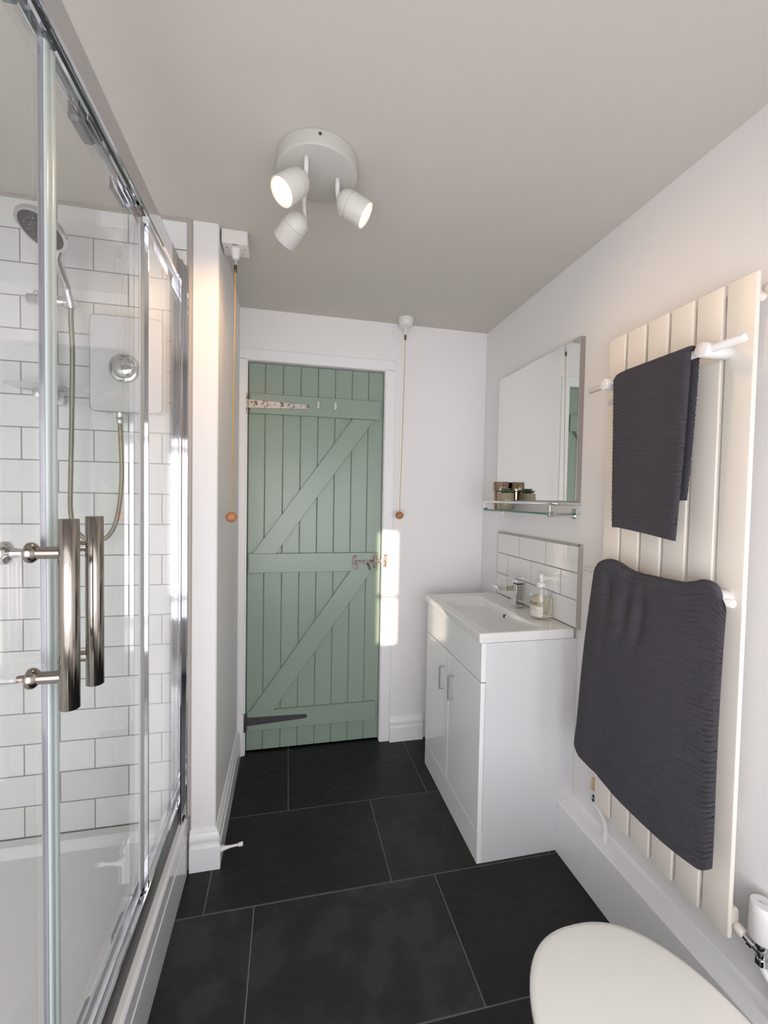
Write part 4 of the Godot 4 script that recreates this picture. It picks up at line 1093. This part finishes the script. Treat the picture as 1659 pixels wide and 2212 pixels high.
func toilet() -> void:
	var t := thing("toilet", "white toilet with closed lid in the near right corner", "toilet", Vector3(0.576, 0.0, -0.4))
	var outline := func(scale: float, grow: float) -> PackedVector2Array:
		var p := PackedVector2Array()
		for k in 41:                                           # front half round, sides running back
			var a := PI * k / 40.0
			var cx := cos(a); var sy := sin(a)
			p.append(Vector2(0.579 + (0.186 + grow) * signf(cx) * pow(absf(cx), 0.82), -0.50 - (0.253 + grow) * pow(sy, 0.92)))
		p.append(Vector2(0.579 - 0.176 - grow, -0.36)); p.append(Vector2(0.579 - 0.15, -0.302 + grow * 0.2))
		p.append(Vector2(0.579 + 0.15, -0.302 + grow * 0.2)); p.append(Vector2(0.579 + 0.176 + grow, -0.36))
		return p
	var lid := mb()
	var rings := []
	for s in [[-0.004, 0.411], [0.0, 0.414], [0.0, 0.424], [-0.003, 0.4285], [-0.012, 0.4305], [-0.05, 0.432], [-0.11, 0.433]]:
		var r := []
		for p in outline.call(1.0, s[0]): r.append(Vector3(p.x, s[1], p.y))
		rings.append(r)
	var cnt: int = rings[0].size()
	var ctr := Vector3(0.579, 0.3, -0.5)
	for i in rings.size() - 1:
		for k in cnt:
			var k2 := (k + 1) % cnt
			var ns := []
			for q in [[i, k], [i, k2], [i + 1, k2], [i + 1, k]]:
				var du: Vector3 = rings[q[0]][(q[1] + 1) % cnt] - rings[q[0]][(q[1] + cnt - 1) % cnt]
				var dv: Vector3 = rings[mini(q[0] + 1, rings.size() - 1)][q[1]] - rings[maxi(q[0] - 1, 0)][q[1]]
				var w := du.cross(dv).normalized()
				if w.dot(rings[q[0]][q[1]] - ctr) < 0: w = -w
				ns.append(w)
			lid.tri(rings[i][k], rings[i][k2], rings[i + 1][k2], ns[0], ns[1], ns[2])
			lid.tri(rings[i][k], rings[i + 1][k2], rings[i + 1][k], ns[0], ns[2], ns[3])
	var tl: Array = rings[rings.size() - 1]
	for k in range(1, cnt - 1): lid.tri(tl[0], tl[k], tl[k + 1], Vector3.UP, Vector3.UP, Vector3.UP)
	for k in range(1, cnt - 1): lid.tri(rings[0][0], rings[0][k], rings[0][k + 1], Vector3.DOWN, Vector3.DOWN, Vector3.DOWN)
	part("lid", lid, M.lid_white, t)
	part("seat", mb().prism(outline.call(1.0, -0.004), 1, 0.393, 0.41, 0.004), M.lid_white, t)
	# pan: rings from the rim to the foot
	var pan := mb()
	var pr := []
	for s in [[0.392, 1.0, 1.0, 0.0], [0.36, 0.985, 0.985, 0.0], [0.30, 0.93, 0.93, 0.005], [0.22, 0.80, 0.82, 0.02], [0.14, 0.66, 0.74, 0.03], [0.06, 0.6, 0.72, 0.03], [0.0, 0.62, 0.74, 0.03]]:
		var r := []
		for p in outline.call(1.0, -0.012): r.append(Vector3(0.579 + (p.x - 0.579) * s[1], s[0], -0.3 + (p.y + 0.3) * s[2] + s[3]))
		pr.append(r)
	for i in pr.size() - 1:
		for k in cnt:
			var k2 := (k + 1) % cnt
			var d0: Vector3 = pr[i][k] - Vector3(0.579, pr[i][k].y, -0.48)
			var d1: Vector3 = pr[i][k2] - Vector3(0.579, pr[i][k2].y, -0.48)
			pan.tri(pr[i][k], pr[i][k2], pr[i + 1][k2], d0, d1, d1); pan.tri(pr[i][k], pr[i + 1][k2], pr[i + 1][k], d0, d1, d0)
	for k in range(1, cnt - 1): pan.tri(pr[0][0], pr[0][k], pr[0][k + 1], Vector3.UP, Vector3.UP, Vector3.UP)
	pan.box(Vector3(0.46, 0.0, -0.32), Vector3(0.70, 0.385, -0.1), 0.02)
	part("pan", pan, M.ceramic, t)
	part("hinge", mb().rod(Vector3(0.5, 0.4185, -0.294), Vector3(0.66, 0.4185, -0.294), 0.009, 16, 0.002), M.chrome, t)
	# low ledge that hides the cistern
	tag(part("wall_ledge", mb().box(Vector3(0.2, 0.0, -0.1), Vector3(XR - 0.066, 0.42, ZB), 0.004), M.wall_paint), "low white boxed ledge behind the toilet pan", "ledge", "", "structure")


func ceiling_fittings() -> void:
	var c := Vector3(0.068, H, -1.209)
	var l := thing("ceiling_spotlight", "white round ceiling fitting with three small spotlights", "ceiling light", c)
	part("ceiling_plate", mb().lathe([Vector2(0, -0.038), Vector2(0.1035, -0.038), Vector2(0.1065, -0.036), Vector2(0.1075, -0.033), Vector2(0.1075, -0.001), Vector2(0, -0.001)], c, Vector3.UP, 64), M.plate_white, l)
	part("plate_screw", mb().rod(Vector3(0.0672, H - 0.012, -1.1025), Vector3(0.067, H - 0.012, -1.1005), 0.004, 12), M.dark_iron, l)
	var heads := [
		[Vector3(0.036, H - 0.038, -1.15), Vector3(0.006, 2.064, -1.128), Vector3(-0.63, -0.71, 0.32)],
		[Vector3(0.122, H - 0.038, -1.2085), Vector3(0.158, 2.077, -1.19), Vector3(0.83, -0.54, 0.16)],
		[Vector3(0.035, H - 0.038, -1.275), Vector3(0.008, 2.045, -1.27), Vector3(-0.56, -0.53, -0.63)]]
	for h in heads:
		var ax: Vector3 = h[2].normalized()
		var at: Vector3 = h[1]
		var back := at - ax * 0.036
		var hd := part("lamp_head", mb().lathe([Vector2(0, -0.006), Vector2(0.012, -0.004), Vector2(0.022, 0.002), Vector2(0.029, 0.011), Vector2(0.0325, 0.022), Vector2(0.0335, 0.0315), Vector2(0.0328, 0.0318), Vector2(0.0328, 0.0326), Vector2(0.0338, 0.033), Vector2(0.0355, 0.082), Vector2(0.0345, 0.0835), Vector2(0.0325, 0.0825), Vector2(0.0315, 0.078), Vector2(0.0, 0.077)], back, ax, 40), M.fitting_white, l)
		part("seam", mb().lathe([Vector2(0.0334, 0.0316), Vector2(0.0337, 0.0322), Vector2(0.0334, 0.0328)], back, ax, 40), M.trim_grey, hd)
		var stem := mb()
		var side: Vector3 = (Vector3(h[0].x, at.y, h[0].z) - at)
		side = (side - ax * side.dot(ax)).normalized()
		var grip: Vector3 = at - ax * 0.014 + side * 0.033
		var foot: Vector3 = h[0]
		stem.rod(foot + Vector3(0, 0.003, 0), foot + Vector3(0, -0.034, 0), 0.0062, 14, 0.002)
		stem.tube(curve_path([foot + Vector3(0, -0.03, 0), (foot + Vector3(0, -0.05, 0)).lerp(grip, 0.3), grip], 0.006), 0.0055, 12)
		part("stem", stem, M.plastic_white, l)
		part("lens", mb().lathe([Vector2(0, 0.0765), Vector2(0.0305, 0.0765), Vector2(0.0315, 0.078), Vector2(0.0315, 0.0792), Vector2(0.03, 0.0804), Vector2(0, 0.0812)], back, ax, 36), M.lamp_lens, hd)
		var s := SpotLight3D.new()
		s.name = "lamp_beam"
		s.light_color = Color(1.0, 0.80, 0.56)
		s.light_energy = 0.165
		s.light_size = 0.026
		s.spot_angle = 46.0
		s.spot_angle_attenuation = 0.9
		s.spot_range = 8.0
		s.spot_attenuation = 2.0
		s.shadow_enabled = true
		l.add_child(s, true)
		s.position = back + ax * 0.086 - c
		s.basis = Basis.looking_at(ax, Vector3.UP)

	# pull-cord switches
	for k in 2:
		var p := Vector3(-0.1865, H, -1.618) if k == 0 else Vector3(0.5665, H, -2.13)
		var sw := thing("pull_cord_switch", "pull cord with wooden ball on a square white box near the shower" if k == 0 else "pull cord with wooden ball on a round white rose right of the door", "pull cord", p)
		if k == 0:
			var hb := mb().box(p + Vector3(-0.0425, -0.047, -0.042), p + Vector3(0.0425, 0, 0.042), 0.002)
			hb.lathe([Vector2(0, -0.034), Vector2(0.0095, -0.033), Vector2(0.012, -0.026), Vector2(0.0165, -0.012), Vector2(0.018, 0.001)], p + Vector3(0, -0.047, 0.002), Vector3.UP, 28)
			var h1 := part("housing", hb, M.plastic_white, sw)
			part("warning_slot", mb().box(p + Vector3(-0.009, -0.0476, 0.034), p + Vector3(0.009, -0.0466, 0.038)), M.brass_old, h1)
			for sx in [-0.029, 0.031]: part("screw_hole", mb().lathe([Vector2(0.0028, 0), Vector2(0, -0.0006)], p + Vector3(sx, -0.0471, 0.012), Vector3.UP, 10), M.dark_iron, h1)
			part("pull_sleeve", mb().rod(p + Vector3(0, -0.098, 0.002), p + Vector3(0, -0.078, 0.002), 0.0045, 12, 0.001), M.clear_plastic, sw)
			part("connector", mb().rod(p + Vector3(-0.001, -0.123, 0.002), p + Vector3(-0.0008, -0.1, 0.002), 0.0058, 14, 0.0015), M.brass_old, sw)
			part("cord", mb().tube(curve_path([p + Vector3(-0.0008, -0.12, 0.002), p + Vector3(-0.004, -0.5, 0.004), p + Vector3(-0.0085, -0.965, 0.006)], 0.004), 0.0019, 8, 0.00035, 2), M.cord_gold, sw)
			part("pull_ball", mb().lathe(ball(0.0195), p + Vector3(-0.0087, -0.977, 0.006), Vector3.UP, 32), M.wood, sw)
		else:
			var hb := mb().lathe([Vector2(0, -0.046), Vector2(0.012, -0.045), Vector2(0.026, -0.04), Vector2(0.0335, -0.034), Vector2(0.037, -0.02), Vector2(0.038, 0)], p, Vector3.UP, 40)
			var h2 := part("housing", hb, M.plastic_white, sw)
			part("screw_hole", mb().lathe([Vector2(0.003, 0), Vector2(0, -0.0006)], p + Vector3(0, -0.0385, 0.028), Vector3.UP, 10), M.dark_iron, h2)
			part("pull_sleeve", mb().lathe([Vector2(0, -0.08), Vector2(0.0085, -0.08), Vector2(0.0075, -0.06), Vector2(0.005, -0.044)], p, Vector3.UP, 16), M.plastic_white, sw)
			part("connector", mb().rod(p + Vector3(-0.001, -0.106, 0), p + Vector3(-0.001, -0.083, 0), 0.0055, 14, 0.0015), M.brass_old, sw)
			part("cord", mb().tube(curve_path([p + Vector3(-0.001, -0.104, 0), p + Vector3(-0.006, -0.5, 0.002), p + Vector3(-0.0145, -0.965, 0.004)], 0.005), 0.0017, 8, 0.0003, 2), M.cord_gold, sw)
			part("pull_ball", mb().lathe(ball(0.0205), p + Vector3(-0.0148, -0.986, 0.004), Vector3.UP, 32), M.wood, sw)
	# door stop screwed to the skirting
	var ds := thing("door_stop", "white rubber-tipped door stop sticking out of skirting", "door stop", Vector3(-0.2158, 0.055, -1.56))
	part("stem", mb().lathe([Vector2(0, 0), Vector2(0.0105, 0), Vector2(0.0098, 0.004), Vector2(0.007, 0.015), Vector2(0.0045, 0.03), Vector2(0.004, 0.058), Vector2(0, 0.058)], Vector3(-0.2160, 0.056, -1.56), Vector3(1, 0.09, 0), 24), M.plastic_white, ds)
	part("rubber_tip", mb().lathe([Vector2(0, 0), Vector2(0.0055, 0), Vector2(0.0065, 0.003), Vector2(0.0072, 0.014), Vector2(0.006, 0.016), Vector2(0, 0.016)], Vector3(-0.1585, 0.0612, -1.56), Vector3(1, 0.09, 0), 20), M.plastic_white, ds)


func ball(r: float) -> Array:
	var p := []
	for k in 17:
		var a := -PI / 2 + PI * k / 16.0
		p.append(Vector2(maxf(0.0, r * cos(a)), r * sin(a) * 0.96))
	return p
